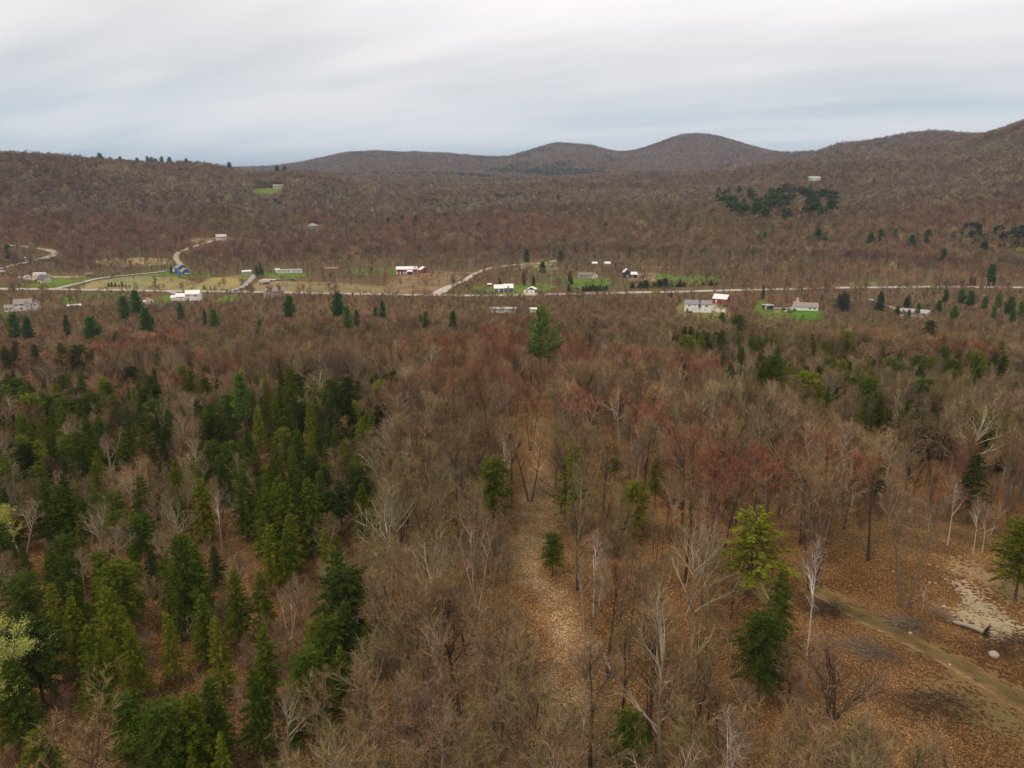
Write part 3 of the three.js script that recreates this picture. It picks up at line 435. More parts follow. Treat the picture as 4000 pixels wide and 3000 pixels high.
// ---------------------------------------------------------------- trees that stand out, one by one
const stand = [];                                                         // occupied spots [x, z, r]
const keep = [];                                                          // photographed things that wood must not hide: [x0, y0, x1, y1, distance]
function plant(name, label, group, model, bark, leaf, x, z, H, modelH, turn, wide = 1, category = 'tree') {
  const s = H / modelH, g = thing(name, label, category, x, height(x, z) - 0.05, z, turn, group);
  g.scale.set(s * wide, s, s * wide); part('trunk', model.trunk, bark, g); part('crown', model.crown, leaf, g); stand.push([x, z, 0.9 * s * wide * (modelH > 15 ? 2.2 : 1.8)]); return g;
}
function showTop(px, top, x, z, H, w, f = 0.55) { const y = height(x, z), b = project(x, y, z), hw = w * F / b[2]; keep.push([px - hw, top + 4, px + hw, top + (b[1] - top) * f, Math.hypot(x, z) - 1]); }
function byTop(px, top, H) {                                              // a tree of height H whose tip shows at that point of the photograph
  let best = null, be = 1e9; const d0 = dirOf(px, top), tan = d0[1] / Math.hypot(d0[0], d0[2]), az = Math.atan2(d0[0], -d0[2]);
  for (let r = 40; r < 3000; r *= 1.004) { const x = Math.sin(az) * r, z = -Math.cos(az) * r, e = (height(x, z) + H - CY) / r - tan; if (Math.abs(e) < be) { be = Math.abs(e); best = [x, z]; } if (e > 0 && best && be < 0.003) break; }
  return best;
}
const RT = rng(77);
const S = 4000 / 2212;
{ // the tall pine standing over the wood
  const [x, z] = byTop(2112, 1192, 24); showTop(2112, 1192, x, z, 24, 7, 0.85); plant('white_pine_tree', 'tall bright green white pine with long ragged boughs towering over the bare wood', null, BIGPINE, coneBark, pineMat[2], x, z, 24, 27, 0.2, 0.9);
}
const hemList = [ // [x, y of the tip in a 2212 px wide view, height, width factor, model, colour]
  [30, 735, 15, 1.2, 1, 3], [75, 742, 15, 1.2, 0, 3], [130, 738, 15, 1.1, 1, 1], [165, 745, 14, 1.2, 4, 3], [195, 752, 13, 1.1, 0, 1], [8, 745, 14, 1, 0, 3],
  [575, 820, 14, 1, 2, 0], [622, 790, 17, 1.1, 1, 0], [600, 830, 14, 1, 0, 0], [668, 862, 15, 0.9, 2, 2], [495, 850, 14, 1.2, 4, 1], [455, 870, 13, 1.1, 0, 1], [540, 845, 14, 1.1, 0, 1], [735, 825, 12, 0.8, 2, 2], [830, 848, 12, 0.7, 2, 2],
  [135, 858, 12, 1.1, 4, 0], [110, 875, 11, 1, 0, 0], [185, 893, 14, 1.1, 0, 1], [210, 905, 13, 1, 1, 1], [330, 862, 13, 1.2, 4, 1], [300, 858, 13, 1, 0, 1], [272, 875, 12, 1, 2, 1], [360, 880, 12, 1, 0, 1], [345, 760, 10, 1.1, 4, 0], [310, 790, 9, 1, 0, 2], [565, 745, 8, 1.2, 4, 1],
  [430, 1032, 13, 1, 0, 2], [522, 1008, 15, 1.0, 0, 1], [663, 1033, 15, 1.1, 0, 0], [608, 1040, 15, 1, 1, 0], [572, 1052, 14, 1, 0, 0], [780, 1043, 12, 0.9, 0, 0], [98, 1033, 14, 1, 0, 1], [128, 1045, 13, 1.1, 1, 1], [300, 1110, 11, 1, 4, 1], [380, 1150, 16, 1.1, 1, 1], [730, 1183, 16, 1.1, 0, 1], [745, 1225, 14, 1.2, 4, 3], [500, 1225, 12, 1, 0, 0], [250, 1215, 12, 1.1, 4, 0], [215, 1190, 13, 1.0, 0, 0], [190, 1343, 14, 0.95, 1, 0], [280, 1343, 11, 1, 0, 2], [465, 1328, 12, 0.85, 2, 2], [360, 1320, 11, 0.9, 2, 2], [550, 1440, 12, 0.9, 0, 1], [410, 1488, 13, 1.1, 0, 0], [470, 1580, 10, 0.9, 2, 2], [85, 1570, 12, 1.2, 1, 0], [350, 1520, 12, 1.2, 4, 1], [270, 1500, 11, 1, 4, 1], [560, 1230, 11, 0.9, 0, 0], [430, 1280, 11, 1, 0, 0], [150, 1290, 12, 1, 0, 2], [700, 960, 10, 0.8, 2, 0], [640, 930, 12, 1, 0, 1], [40, 1240, 12, 1.1, 4, 1], [60, 1330, 13, 1.1, 4, 3], [20, 1420, 12, 1.1, 0, 1],
  [1065, 988, 15, 1.0, 4, 0], [1195, 1150, 8, 1.0, 4, 1], [1280, 883, 8, 0.9, 2, 1], [1275, 718, 10, 0.8, 2, 3], [1330, 965, 9, 1, 3, 1], [1420, 985, 12, 0.9, 3, 0], [1375, 1040, 12, 1, 4, 2], [1690, 1228, 14, 0.9, 3, 1], [1655, 1330, 12, 1, 4, 3], [1362, 1538, 9, 1, 4, 1], [1515, 1380, 5, 1, 4, 1], [985, 1090, 6, 0.9, 0, 1], [905, 960, 5, 1.3, 4, 1],
  [2130, 878, 17, 1.1, 1, 0], [2115, 975, 16, 1.0, 3, 3], [2225, 1125, 14, 1.1, 4, 0], [2165, 735, 15, 1.1, 1, 2], [1895, 843, 13, 1.1, 1, 0], [1860, 870, 11, 1, 0, 2], [1925, 880, 10, 1, 0, 1], [2010, 868, 12, 0.9, 4, 3], [1990, 925, 11, 0.9, 4, 3], [1560, 730, 15, 0.9, 2, 1], [1600, 745, 14, 0.9, 2, 1], [1680, 748, 13, 1.0, 0, 1], [1645, 760, 13, 1, 0, 1], [1755, 720, 12, 0.9, 0, 1], [1830, 715, 13, 1.4, 4, 2], [1800, 725, 12, 1, 0, 2], [1475, 768, 13, 0.9, 3, 3], [1595, 678, 16, 1.2, 4, 1], [2010, 692, 14, 1.0, 4, 3], [1745, 805, 8, 1.3, 4, 1], [1900, 985, 12, 1, 3, 3], [1880, 960, 12, 1, 3, 3], [1780, 830, 9, 1, 0, 2],
];
for (const [x, y, H0, w, m, c] of hemList) { const H = H0 * (y > 800 ? 0.78 : 0.92);
  const p = byTop(x * S, y * S, H), right = x > 1450, mid = x > 860 && x <= 1450, back = y < 800;
  showTop(x * S, y * S, p[0], p[1], H, H * 0.12 * w, m === 4 ? 0.5 : 0.62);
  const word = ['olive green', 'dark green', 'yellowish green', 'blackish green'][c], shape = m === 4 ? 'broad round' : m === 3 ? 'bare stemmed' : m === 2 ? 'slim pointed' : 'full conical';
  const where = mid ? 'beside the leaf carpeted woods path' : right ? (back ? 'in the stand between the white house and the clearing' : 'in the bare wood round the grassy track') : back ? 'in the dark clump behind the red tinged wood' : 'in the evergreen stand among pale bare trees';
  plant('hemlock_tree', `${word} ${shape} hemlock ${where}`, `hemlocks ${where}`, HEM[m], coneBark, hemMat[c], p[0], p[1], H, 13, RT() * 6.28, w * (0.9 + 0.2 * RT()));
}
{ // the loose yellow-green hemlock over the clearing, thin dead-branched ones nearby
  const p = byTop(1632 * S, 1093 * S, 12); showTop(1632 * S, 1093 * S, p[0], p[1], 12, 4, 0.75); plant('hemlock_tree', 'loose yellow green hemlock with layered boughs above the bare clearing', null, THIN[0], coneBark, hemMat[2], p[0], p[1], 12, 13, 1, 2.1);
  const q = byTop(1240 * S, 960 * S, 14); plant('hemlock_tree', 'thin half bare hemlock with mossy boughs beside the woods path', null, THIN[0], coneBark, hemMat[0], q[0], q[1], 14, 13, 2.2, 1.1);
  const r = byTop(1850 * S, 1555 * S, 6); plant('hemlock_tree', 'low mossy evergreen tangled in bare branches below the track', null, THIN[0], coneBark, hemMat[1], r[0], r[1], 6, 13, 0.3, 1.6);
}
const pineList = [[727, 630, 20, 0.8, 1], [748, 660, 17, 0.9, 2], [770, 668, 13, 0.8, 1], [825, 650, 15, 0.8, 1], [810, 662, 10, 0.9, 0], [920, 672, 12, 0.9, 2], [908, 678, 7, 0.9, 0], [978, 672, 12, 0.9, 0], [622, 638, 17, 0.9, 0], [290, 628, 18, 1, 0], [265, 640, 17, 1, 0], [313, 665, 18, 0.9, 0], [388, 653, 15, 0.8, 1], [460, 668, 14, 1, 2], [195, 683, 17, 1, 0], [140, 680, 16, 0.7, 1], [25, 675, 19, 1, 0], [55, 685, 17, 0.7, 1], [440, 668, 13, 0.6, 1], [795, 748, 7, 0.9, 2], [515, 803, 17, 0.75, 2], [248, 718, 8, 1, 1], [560, 690, 11, 1, 2], [1560, 690 - 15, 9, 0.9, 0], [1940, 660, 9, 1, 0], [1965, 668, 8, 1, 0], [1985, 655, 10, 1, 0], [2030, 648, 10, 1.0, 0], [2065, 660, 12, 1, 2], [2100, 628, 14, 1, 0], [2130, 640, 13, 1, 0], [2160, 632, 15, 1, 2], [2185, 640, 15, 1, 0], [2210, 650, 15, 1, 2], [2150, 660, 12, 1, 2], [2190, 668, 12, 1, 0], [2080, 625, 13, 1, 0], [2045, 625, 12, 1, 0]];
for (const [x, y, H, w, c] of pineList) { const p = byTop(x * S, y * S, H), right = x > 1500; showTop(x * S, y * S, p[0], p[1], H, H * 0.14, 0.6); plant('white_pine_tree', right ? `${['mid green', 'blue green', 'bright green'][c]} white pine in the evergreen screen round the long low house` : `${['mid green', 'blue green', 'bright green'][c]} white pine rising from the bare scrub below the main road`, right ? 'pines by the long low house' : 'pines in the scrub below the road', PINE[Math.floor(RT() * 3)], coneBark, pineMat[c], p[0], p[1], H, 20, RT() * 6.28, w * 1.05); }
// small garden conifers: [photo x, y of the foot, y of the tip]
function byFoot(px, foot, tip) { const p = ground(px, foot), d = dirOf(px, tip); return [p.x, p.z, Math.max(1.5, CY + d[1] / Math.hypot(d[0], d[2]) * distAt(p) - p.y)]; }
function spruce(px, foot, tip, label, group, k = 0, w = 1) { const [x, z, H] = byFoot(px, foot, tip); keep.push([px - 6, tip, px + 6, foot - 3, Math.hypot(x, z)]); plant('spruce_tree', label, group, SPRUCE[k], coneBark, spruceMat, x, z, H, 13, RT() * 6.28, w); }
[[425, 1121, 1103, 1.6], [437, 1121, 1101, 1.5], [451, 1121, 1103, 1.5], [465, 1120, 1109, 1.9], [478, 1122, 1098, 1.3], [492, 1122, 1109, 1.5], [506, 1123, 1112, 1.7]].forEach(([x, f, t, w]) => spruce(x, f, t, 'small dark clipped conifer in the row on the hay field', 'row of small conifers on the hay field', 1, w));
spruce(670, 1069, 1036, 'dark columnar spruce beside the white camper at the blue house', null, 1, 1);
spruce(1005, 1081, 1037, 'broad dark spruce of the pair at the end of the gravel lane', null, 1, 1.1); spruce(1021, 1080, 1022, 'taller dark spruce of the pair at the end of the gravel lane', null, 0, 1);
spruce(796, 1130, 1113, 'small dark conifer at the edge of the straw field', 'two small conifers by the straw field', 1, 1.2); spruce(823, 1131, 1117, 'small dark conifer at the edge of the straw field', 'two small conifers by the straw field', 1, 1.2);
spruce(1953, 1112, 1085, 'dark spruce rising behind the dark farmhouse', null, 1, 1.1);
spruce(2048, 1116, 1064, 'slim dark spruce left of the pair behind the white garage', null, 2, 0.9); spruce(2084, 1117, 1073, 'full dark spruce of the pair behind the white garage', null, 1, 1); spruce(2041, 1090, 1062, 'small spruce behind the slim dark spruce', null, 0, 1);
spruce(2225, 1100, 1056, 'dark spruce on the lawn of the grey house', 'spruces on the lawn of the grey house', 1, 1.1); spruce(2232, 1112, 1080, 'dark spruce on the lawn of the grey house', 'spruces on the lawn of the grey house', 1, 1.3); spruce(2222, 1140, 1110, 'dark spruce on the lawn of the grey house', 'spruces on the lawn of the grey house', 1, 1.5);
for (let k = 0; k < 8; k++) spruce(2278 + k * 13, 1138 - k * 0.6, 1117 - (k % 3) * 3 - (k === 3 ? 8 : 0), 'dark evergreen of the clipped hedge below the grey house', 'hedge below the grey house', 1, 1.9);
for (let k = 0; k < 14; k++) spruce(2470 + k * 25 + (k * 7) % 11, 1126 - k * 0.9, 1103 - (k * 5) % 13 - (k > 3 && k < 8 ? 6 : 0), 'dark roadside spruce in the row before the green clearing', 'roadside spruces before the green clearing', 1, 2.7);
spruce(2978, 1168, 1112, 'tall dark spruce beside the main road near the flat roofed shed', null, 0, 0.9); spruce(2622, 1163, 1135, 'dark spruce below the main road near the white house', null, 0, 1.1); spruce(2612, 1158, 1138, 'small spruce below the main road near the white house', null, 1, 1);
[[3290, 1220, 1134, 1], [3275, 1218, 1146, 1], [3305, 1222, 1140, 0.9], [3432, 1216, 1135, 1], [3440, 1214, 1140, 1], [3545, 1206, 1150, 1.1], [3535, 1206, 1158, 1], [3210, 1180, 1147, 0.8]].forEach(([x, f, t, w]) => spruce(x, f, t, 'dark spruce in the scrub beside the ranch house drive', 'spruces round the ranch house', 1, w));
spruce(3410, 1262, 1238, 'small dark spruce at the edge of the scrub below the low house', null, 1, 1.2);
spruce(3880, 1118, 1082, 'dark spruce standing at the far right bend of the main road', 'dark spruces at the road bend', 1, 1); spruce(3860, 1118, 1090, 'dark spruce standing at the far right bend of the main road', 'dark spruces at the road bend', 1, 1); spruce(3805, 1118, 1084, 'dark spruce standing at the far right bend of the main road', 'dark spruces at the road bend', 1, 1); spruce(3790, 1118, 1080, 'dark spruce standing at the far right bend of the main road', 'dark spruces at the road bend', 1, 1);
// conifers on the far slopes
function farPine(px, top, H, label, group, k = 0, w = 1) { const p = byTop(px, top, H); plant('white_pine_tree', label, group, PINE[k % 3], coneBark, pineMat[1], p[0], p[1], H, 20, RT() * 6.28, w); }
[[1515, 850, 17], [1570, 838, 19], [1625, 842, 18], [1590, 912, 15], [2057, 972, 20], [1872, 870, 16], [1740, 830, 15], [1855, 820, 14], [2180, 765, 18], [3198, 890, 22], [3225, 922, 18], [3405, 907, 20], [3445, 897, 18], [3500, 890, 18], [3565, 918, 21], [3630, 897, 20], [3690, 968, 20], [3850, 938, 20], [2365, 870, 15], [313, 955, 17], [28, 955, 18], [2690, 870, 14], [2990, 905, 18], [2966, 918, 16], [3060, 935, 14], [3880, 1030, 22], [2190, 976, 16], [2120, 1023, 14]].forEach(([x, t, H], i) => farPine(x, t, H, 'lone dark evergreen standing in the bare wood beyond the main road', 'lone evergreens on the far slopes', i, 1.15));
[[545, 590], [585, 588], [600, 592], [615, 588], [640, 592], [670, 594], [480, 596], [440, 600], [900, 618], [400, 602], [735, 600], [1085, 655], [1115, 652]].forEach(([x, t], i) => { const az = azOf(x); let b = 1500, m = -9; for (let r = 1300; r < 2300; r += 15) { const e = (height(Math.sin(az) * r, -Math.cos(az) * r) + 14 - CY) / r; if (e > m) { m = e; b = r; } } plant('white_pine_tree', 'dark pine standing on the crest of the left hill', 'pines on the left hill crest', PINE[i % 3], coneBark, pineMat[1], Math.sin(az) * b, -Math.cos(az) * b, 22 + (i * 5) % 7, 20, i, 1.2); });
{ // the dark hemlock clump on the right hand hillside, a small green clump beside it, and the clump on the middle ridge
  const R = rng(5); let n = 0;
  while (n < 95) { const x = 2800 + R() * 475, y = 770 + R() * 90, cx = (x - 3037) / 240, line = 812 - (x - 2800) * 0.02 + 0; if (Math.abs(y - line - cx * 18) > 48 * Math.sqrt(Math.max(0, 1 - cx * cx)) + 8) continue; if (fbm(x / 60, y / 24, 91, 2) < 0.42) continue; const p = byTop(x, y - 25, 14 + R() * 5); plant('hemlock_tree', 'dark hemlock in the dense clump on the right hand hillside', 'hemlock clump on the right hillside', CONFAR[n % 2], coneBark, hemMat[n % 3 === 0 ? 3 : 1], p[0], p[1], 20 + R() * 7, 13, R() * 6.28, 1.0); n++; }
  for (let k = 0; k < 16; k++) { const x = 1760 + R() * 170, p = byTop(x, 768 + (1930 - x) * 0.09 + R() * 14, 15); plant('white_pine_tree', 'green pine in the long clump on the middle ridge', 'pine clump on the middle ridge', CONFAR[1], coneBark, pineMat[0], p[0], p[1], 15, 13, R() * 6.28, 1); }
  for (let k = 0; k < 12; k++) { const x = 2270 + R() * 90, p = byTop(x, 782 + R() * 26, 14); plant('white_pine_tree', 'green pine in the small clump on the middle slope', 'pine clump on the middle slope', CONFAR[k % 2], coneBark, pineMat[k % 3], p[0], p[1], 14, 13, R() * 6.28, 1); }
}
// trees just coming into leaf
[[20, 2330, 13, 1.5], [60, 2400, 12, 1.4]].forEach(([x, t, H, w], i) => { const p = byTop(x, t, H); plant('budding_tree', 'yellow green budding tree at the edge of the evergreen stand', 'budding trees in the evergreen stand', BUD[i], barkMat[0], budMat, p[0], p[1], H, 18, i, w * 1.1); });
{ const p = byTop(15, 1960, 11); plant('budding_tree', 'small yellow budding tree among dark hemlocks', null, BUD[0], barkMat[0], vm(0.42, 0.42, 0.08), p[0], p[1], 11, 18, 1, 1.3); }
[[1150, 910, 15], [1480, 925, 14], [2500, 858, 18], [2520, 862, 18], [2480, 902, 15], [2515, 925, 13], [2960, 900, 15], [3725, 887, 16], [3770, 985, 16], [3990, 965, 16], [3490, 1025, 14], [1665, 905, 13], [2640, 1085, 12], [2700, 1090, 11], [2730, 1095, 11], [2560, 1130, 9], [3330, 1103, 10], [640, 915, 15], [290, 900, 15], [2130, 905, 14], [2400, 810, 14], [2430, 805, 14], [2560, 760, 14], [3075, 700, 14], [3110, 697, 13]].forEach(([x, t, H], i) => { const p = byTop(x, t, H); plant('budding_tree', 'pale yellow green budding tree in the bare wood beyond the fields', 'budding trees beyond the fields', BUDFAR[0], barkMat[2], i % 3 ? willowMat : budMat, p[0], p[1], H, 18, i, 1.15); });
// bare trees that stand out: [photo x, y of the foot, height, model, bark, twigs, label]
[[3530, 2368, 19.5, 5, 0, 5, 'tall twin stemmed bare tree with greyish crown beside the grassy track'], [3165, 2312, 18, 3, 1, 0, 'leaning many stemmed bare tree at the end of the grassy track'], [3390, 2190, 17, 0, 1, 1, 'slender straight bare tree on the red leaf slope above the track'], [2575, 3010, 16, 6, 2, 2, 'wide forked pale limbed bare tree beside the round green hemlock'], [2370, 2640, 15, 0, 1, 1, 'dark stemmed bare tree right of the leaf carpeted path'], [2540, 2960, 15, 9, 1, 0, 'dark clustered stems of a bare tree behind the pale forked one'], [3240, 2790, 9, 3, 1, 1, 'small dark twisted bare tree on the leaf covered slope'], [2240, 1650, 17, 3, 1, 1, 'vase shaped dark bare tree at the far end of the woods path'], [2070, 1960, 16, 5, 1, 2, 'dark twin stems beside the far end of the woods path'], [2000, 1960, 16, 0, 1, 2, 'dark slim bare tree beside the far end of the woods path'], [2780, 2050, 18, 3, 1, 1, 'large dark multi stemmed maple with reddish crown in the middle wood'], [2660, 2080, 17, 6, 1, 4, 'broad bare maple with dark trunk and reddish twigs']]
  .forEach(([px, f, H, m, b, t, label], i) => { const p = ground(px, f); plant('bare_tree', label, null, BARE[m], barkMat[b], twigMat[t], p.x, p.z, H, 18, i * 1.7); });
[[1862, 2700, 11, 0, 'white dead snag with forked top beside the woods path'], [2890, 1560, 13, 1, 'whitish dead tree in front of the dark hemlock stand'], [2835, 1570, 12, 0, 'pale dead tree in front of the dark hemlock stand'], [3600, 2390, 4.5, 0, 'small white dead sapling below the red leaf bank']].forEach(([px, f, H, m, label], i) => { const p = ground(px, f); plant('dead_tree', label, null, SNAG[m], deadBark, deadBark, p.x, p.z, H, 18, i * 2.1); });
[[3800, 2165, 10], [3835, 2160, 9], [3700, 2130, 13]].forEach(([px, f, H], i) => { const p = ground(px, f); plant('birch_tree', 'thin white stemmed birch above the sandy bank', 'thin birches above the sandy bank', BIRCH[0], birchBark, twigMat[5], p.x, p.z, H, 18, i); });

// ---------------------------------------------------------------- houses, barns and sheds
const WHITE = std(0.78, 0.77, 0.74, 0.7), TRIM = std(0.8, 0.79, 0.76, 0.6), METAL = std(0.8, 0.8, 0.78, 0.42, { metalness: 0.15 }), GREYROOF = std(0.22, 0.225, 0.24, 0.9), SHINGLE = std(0.27, 0.235, 0.205, 0.95), DARKROOF = std(0.12, 0.105, 0.115, 0.9), RED = std(0.20, 0.028, 0.03, 0.8), BARNRED = std(0.34, 0.02, 0.03, 0.75), NAVY = std(0.035, 0.05, 0.075, 0.7), BLUE = std(0.025, 0.10, 0.28, 0.7), CREAM = std(0.62, 0.56, 0.37, 0.75), OFF = std(0.62, 0.585, 0.55, 0.8), GREY = std(0.36, 0.36, 0.36, 0.85), WEATHER = std(0.20, 0.165, 0.135, 0.95), BLACKW = std(0.03, 0.03, 0.035, 0.85), BRICK = std(0.28, 0.12, 0.09, 0.9), GREENROOF = std(0.30, 0.42, 0.36, 0.5), GLASS = std(0.045, 0.055, 0.065, 0.08), DOORW = std(0.72, 0.70, 0.67, 0.6), DOORD = std(0.08, 0.085, 0.10, 0.6), RUST = std(0.34, 0.15, 0.10, 0.8), STONE = std(0.5, 0.46, 0.4, 0.95), DECK = std(0.09, 0.075, 0.065, 0.9), TEAL = std(0.36, 0.42, 0.42, 0.8), TAN = std(0.42, 0.31, 0.15, 0.85);
function prism(pts, len) { const s = new THREE.Shape(pts.map(p => new THREE.Vector2(p[0], p[1]))); const g = new THREE.ExtrudeGeometry(s, { depth: len, bevelEnabled: false }); g.translate(0, 0, -len / 2); g.rotateY(Math.PI / 2); return g; }
function box(w, h, d, x = 0, y = 0, z = 0) { const g = new THREE.BoxGeometry(w, h, d); g.translate(x, y, z); return g; }
function gable(b) { // one block of a house: walls and roof as two geometries, ridge along x (or z)
  const along = b.axis === 'z', L = along ? b.d : b.w, D = along ? b.w : b.d, o = b.eave ?? 0.4, t = 0.16, e = D / 2 + o, k = b.rh / (D / 2), ye = b.h - o * k + 0.004, yr = b.h + b.rh + 0.004;
  let wall, roof;
  if (b.rh === 0) { wall = box(b.w, b.h + 1.2, b.d, 0, b.h / 2 - 0.6, 0); roof = box(b.w + 2 * o, 0.25, b.d + 2 * o, 0, b.h + 0.13, 0); }
  else if (b.shed) { wall = prism([[-D / 2, -1.2], [D / 2, -1.2], [D / 2, b.h + b.rh], [-D / 2, b.h]], L); const y0 = b.h + 0.004, y1 = b.h + b.rh + 0.004, sl = b.rh / D; roof = prism([[-D / 2 - o, y0 - o * sl], [D / 2 + o, y1 + o * sl], [D / 2 + o, y1 + o * sl + t], [-D / 2 - o, y0 - o * sl + t]], L + 2 * o); }
  else if (b.hip) { wall = box(b.w, b.h + 1.2, b.d, 0, b.h / 2 - 0.6, 0); const W = b.w / 2 + o, Z = b.d / 2 + o, r = Math.max(0.05, W - Z), y = b.h + 0.01; roof = geom([-W, y, -Z, W, y, -Z, W, y, Z, -W, y, Z, -r, y + b.rh, 0, r, y + b.rh, 0], [0, 4, 5, 0, 5, 1, 2, 5, 4, 2, 4, 3, 3, 4, 0, 1, 5, 2, 0, 1, 2, 0, 2, 3]).toNonIndexed(); roof.computeVertexNormals(); }
  else { wall = prism([[-D / 2, -1.2], [D / 2, -1.2], [D / 2, b.h], [0, b.h + b.rh], [-D / 2, b.h]], L); roof = prism([[-e, ye], [0, yr], [e, ye], [e, ye + t], [0, yr + t], [-e, ye + t]], L + 2 * o); }
  if (along && !b.hip && b.rh) { wall.rotateY(Math.PI / 2); roof.rotateY(Math.PI / 2); }
  wall.translate(b.x || 0, b.y || 0, b.z || 0); roof.translate(b.x || 0, b.y || 0, b.z || 0);
  return { wall, roof };
}
function opening(root, b, name, face, u, v, w, h, frameMat, paneMat, childName) { // set on one wall face: u along it, v above the floor
  const holder = part(name, box(w + 0.22, h + 0.22, 0.1), frameMat, root); part(childName, box(w, h, 0.06, 0, 0, 0.04), paneMat, holder);
  const X = b.x || 0, Y = b.y || 0, Z = b.z || 0;
  if (face === 'f') holder.position.set(X + u, Y + v, Z + b.d / 2 + 0.03);
  else { holder.position.set(X + (face === 'l' ? -1 : 1) * (b.w / 2 + 0.03), Y + v, Z + u); holder.rotation.y = face === 'l' ? -Math.PI / 2 : Math.PI / 2; }
}
function building(name, label, category, px, foot, turn, blocks, { group, extra, rect, wood = 6 } = {}) {
  const p = ground(px, foot), t = Math.atan2(-p.x, -p.z) + turn, b0 = blocks[0], back = b0.d / 2;
  const x = p.x - Math.sin(t) * back, z = p.z - Math.cos(t) * back;
  const root = thing(name, label, category, x, Math.min(p.y, height(x, z)) + 0.25, z, t, group);
  for (const b of blocks) {
    const g = gable(b); part('wall', g.wall, b.wall, root); const roof = part('roof', g.roof, b.roof, root);
    if (b.chimney) part('chimney', box(0.8, 2.2, 0.8, (b.x || 0) + b.chimney, (b.y || 0) + b.h + b.rh + 0.3, (b.z || 0) - 0.3), BRICK, roof);
    for (const a of b.windows || []) opening(root, b, 'window', ...a.slice(0, 5), b.trim || TRIM, GLASS, 'pane');
    for (const a of b.doors || []) opening(root, b, a[6] || 'door', ...a.slice(0, 5), b.trim || TRIM, a[5] || DOORW, 'panel');
    if (b.corner) for (const s of [-1, 1]) part('corner_board', box(0.25, b.h + 0.6, 0.1, (b.x || 0) + s * (b.w / 2 - 0.1), b.h / 2 - 0.3, (b.z || 0) + b.d / 2 + 0.06), TRIM, root);
  }
  extra?.(root);
  const w = Math.max(...blocks.map(b => Math.abs(b.x || 0) + b.w / 2)), D = distAt(p), top = Math.max(...blocks.map(b => b.h + b.rh + (b.y || 0)));
  const q = project(x, height(x, z) + top, z), m = F / q[2]; keep.push(rect || [px - w * m, q[1] + 1, px + w * m, foot - 4, D - 2]);
  stand.push([x, z, Math.hypot(w, b0.d / 2) * 0.8 + wood * 0.5]);
  return root;
}
const row = (face, us, v, w, h) => us.map(u => [face, u, v, w, h]);
// white two-part house in the middle of the right half
building('white_house', 'white two storey house in two parts with grey roofs and a dark linking bay', 'house', 2725, 1221, 0.05, [
  { w: 8.6, d: 7.5, h: 5.6, rh: 1.9, x: -4.1, axis: 'x', wall: WHITE, roof: GREYROOF, windows: [...row('f', [-1.5], 4.4, 1.1, 1.0), ['f', 2.2, 4.4, 0.5, 1.0], ['f', 0.9, 2.2, 0.5, 0.8], ['f', 2.8, 2.1, 0.5, 0.9]], doors: [['f', -2.5, 1.6, 1.2, 1.9, DOORD]] },
  { w: 1.9, d: 6.2, h: 3.4, rh: 1.6, x: 1.15, axis: 'x', shed: false, wall: WHITE, roof: DARKROOF, windows: [['f', -0.1, 2.1, 0.4, 0.9]] },
  { w: 6.6, d: 7.5, h: 5.6, rh: 1.9, x: 5.4, axis: 'x', wall: WHITE, roof: GREYROOF, windows: [['f', 0.0, 4.4, 1.7, 0.9], ['f', -0.6, 2.0, 0.45, 0.9]] }],
  { extra: r => { part('deck', mergeGeometries([box(4.6, 0.2, 3, -5.6, 0.6, 5.2), box(4.6, 0.1, 0.1, -5.6, 1.5, 6.6), box(0.1, 0.1, 3, -7.8, 1.5, 5.2), ...[-7.8, -6.2, -4.7, -3.4].map(x => box(0.12, 2.4, 0.12, x, 0.4, 6.6))]), DECK, r); part('porch', mergeGeometries([box(2.6, 1.4, 2.4, 10.1, 0.7, 2), box(2.8, 0.15, 2.6, 10.1, 1.5, 2)]), GREY, r); } });
building('red_barn', 'bright red barn with a white metal roof behind the white house', 'barn', 2810, 1184, -0.32, [{ w: 10, d: 8, h: 3.1, rh: 2.6, axis: 'x', eave: 0.5, wall: BARNRED, roof: METAL, trim: TRIM, doors: [['l', 0.8, 1.5, 3.0, 2.7, DOORW, 'barn_door'], ['f', -2.4, 1.2, 0.9, 2, DOORW]], windows: [['f', 2.4, 1.7, 0.9, 0.9]] }]);
building('garden_shed', 'small white gabled shed on the gravel yard beside the white house', 'shed', 2826, 1221, -0.25, [{ w: 2.6, d: 3.2, h: 1.9, rh: 0.9, axis: 'z', eave: 0.2, wall: WHITE, roof: SHINGLE, doors: [['f', 0.2, 0.95, 0.9, 1.6, DOORW]] }]);
building('farmhouse', 'dark blue grey farmhouse with white metal roofs and a steep front gable', 'house', 1968, 1141, 0.04, [
  { w: 7.4, d: 7.5, h: 3.2, rh: 2.6, x: 3.8, axis: 'x', wall: NAVY, roof: METAL, corner: true, windows: [['f', -2.2, 1.8, 0.9, 1.2], ['f', 1.0, 1.8, 0.7, 1.2]], doors: [['f', -0.4, 1.2, 0.9, 2.0, DOORD]], chimney: -3 },
  { w: 7.6, d: 6.6, h: 2.9, rh: 2.4, x: -3.75, z: 0.4, axis: 'x', wall: NAVY, roof: METAL, corner: true, windows: [['f', -2.0, 1.4, 1.3, 0.9], ['f', 1.8, 1.4, 1.3, 0.9]], doors: [['f', -0.2, 1.1, 0.9, 1.9, DOORW]] },
  { w: 1.7, d: 3.2, h: 3.5, rh: 1.8, x: 3.6, z: 2.2, axis: 'z', eave: 0.2, wall: NAVY, roof: METAL, windows: [['f', 0, 4.2, 0.5, 0.7]] }]);
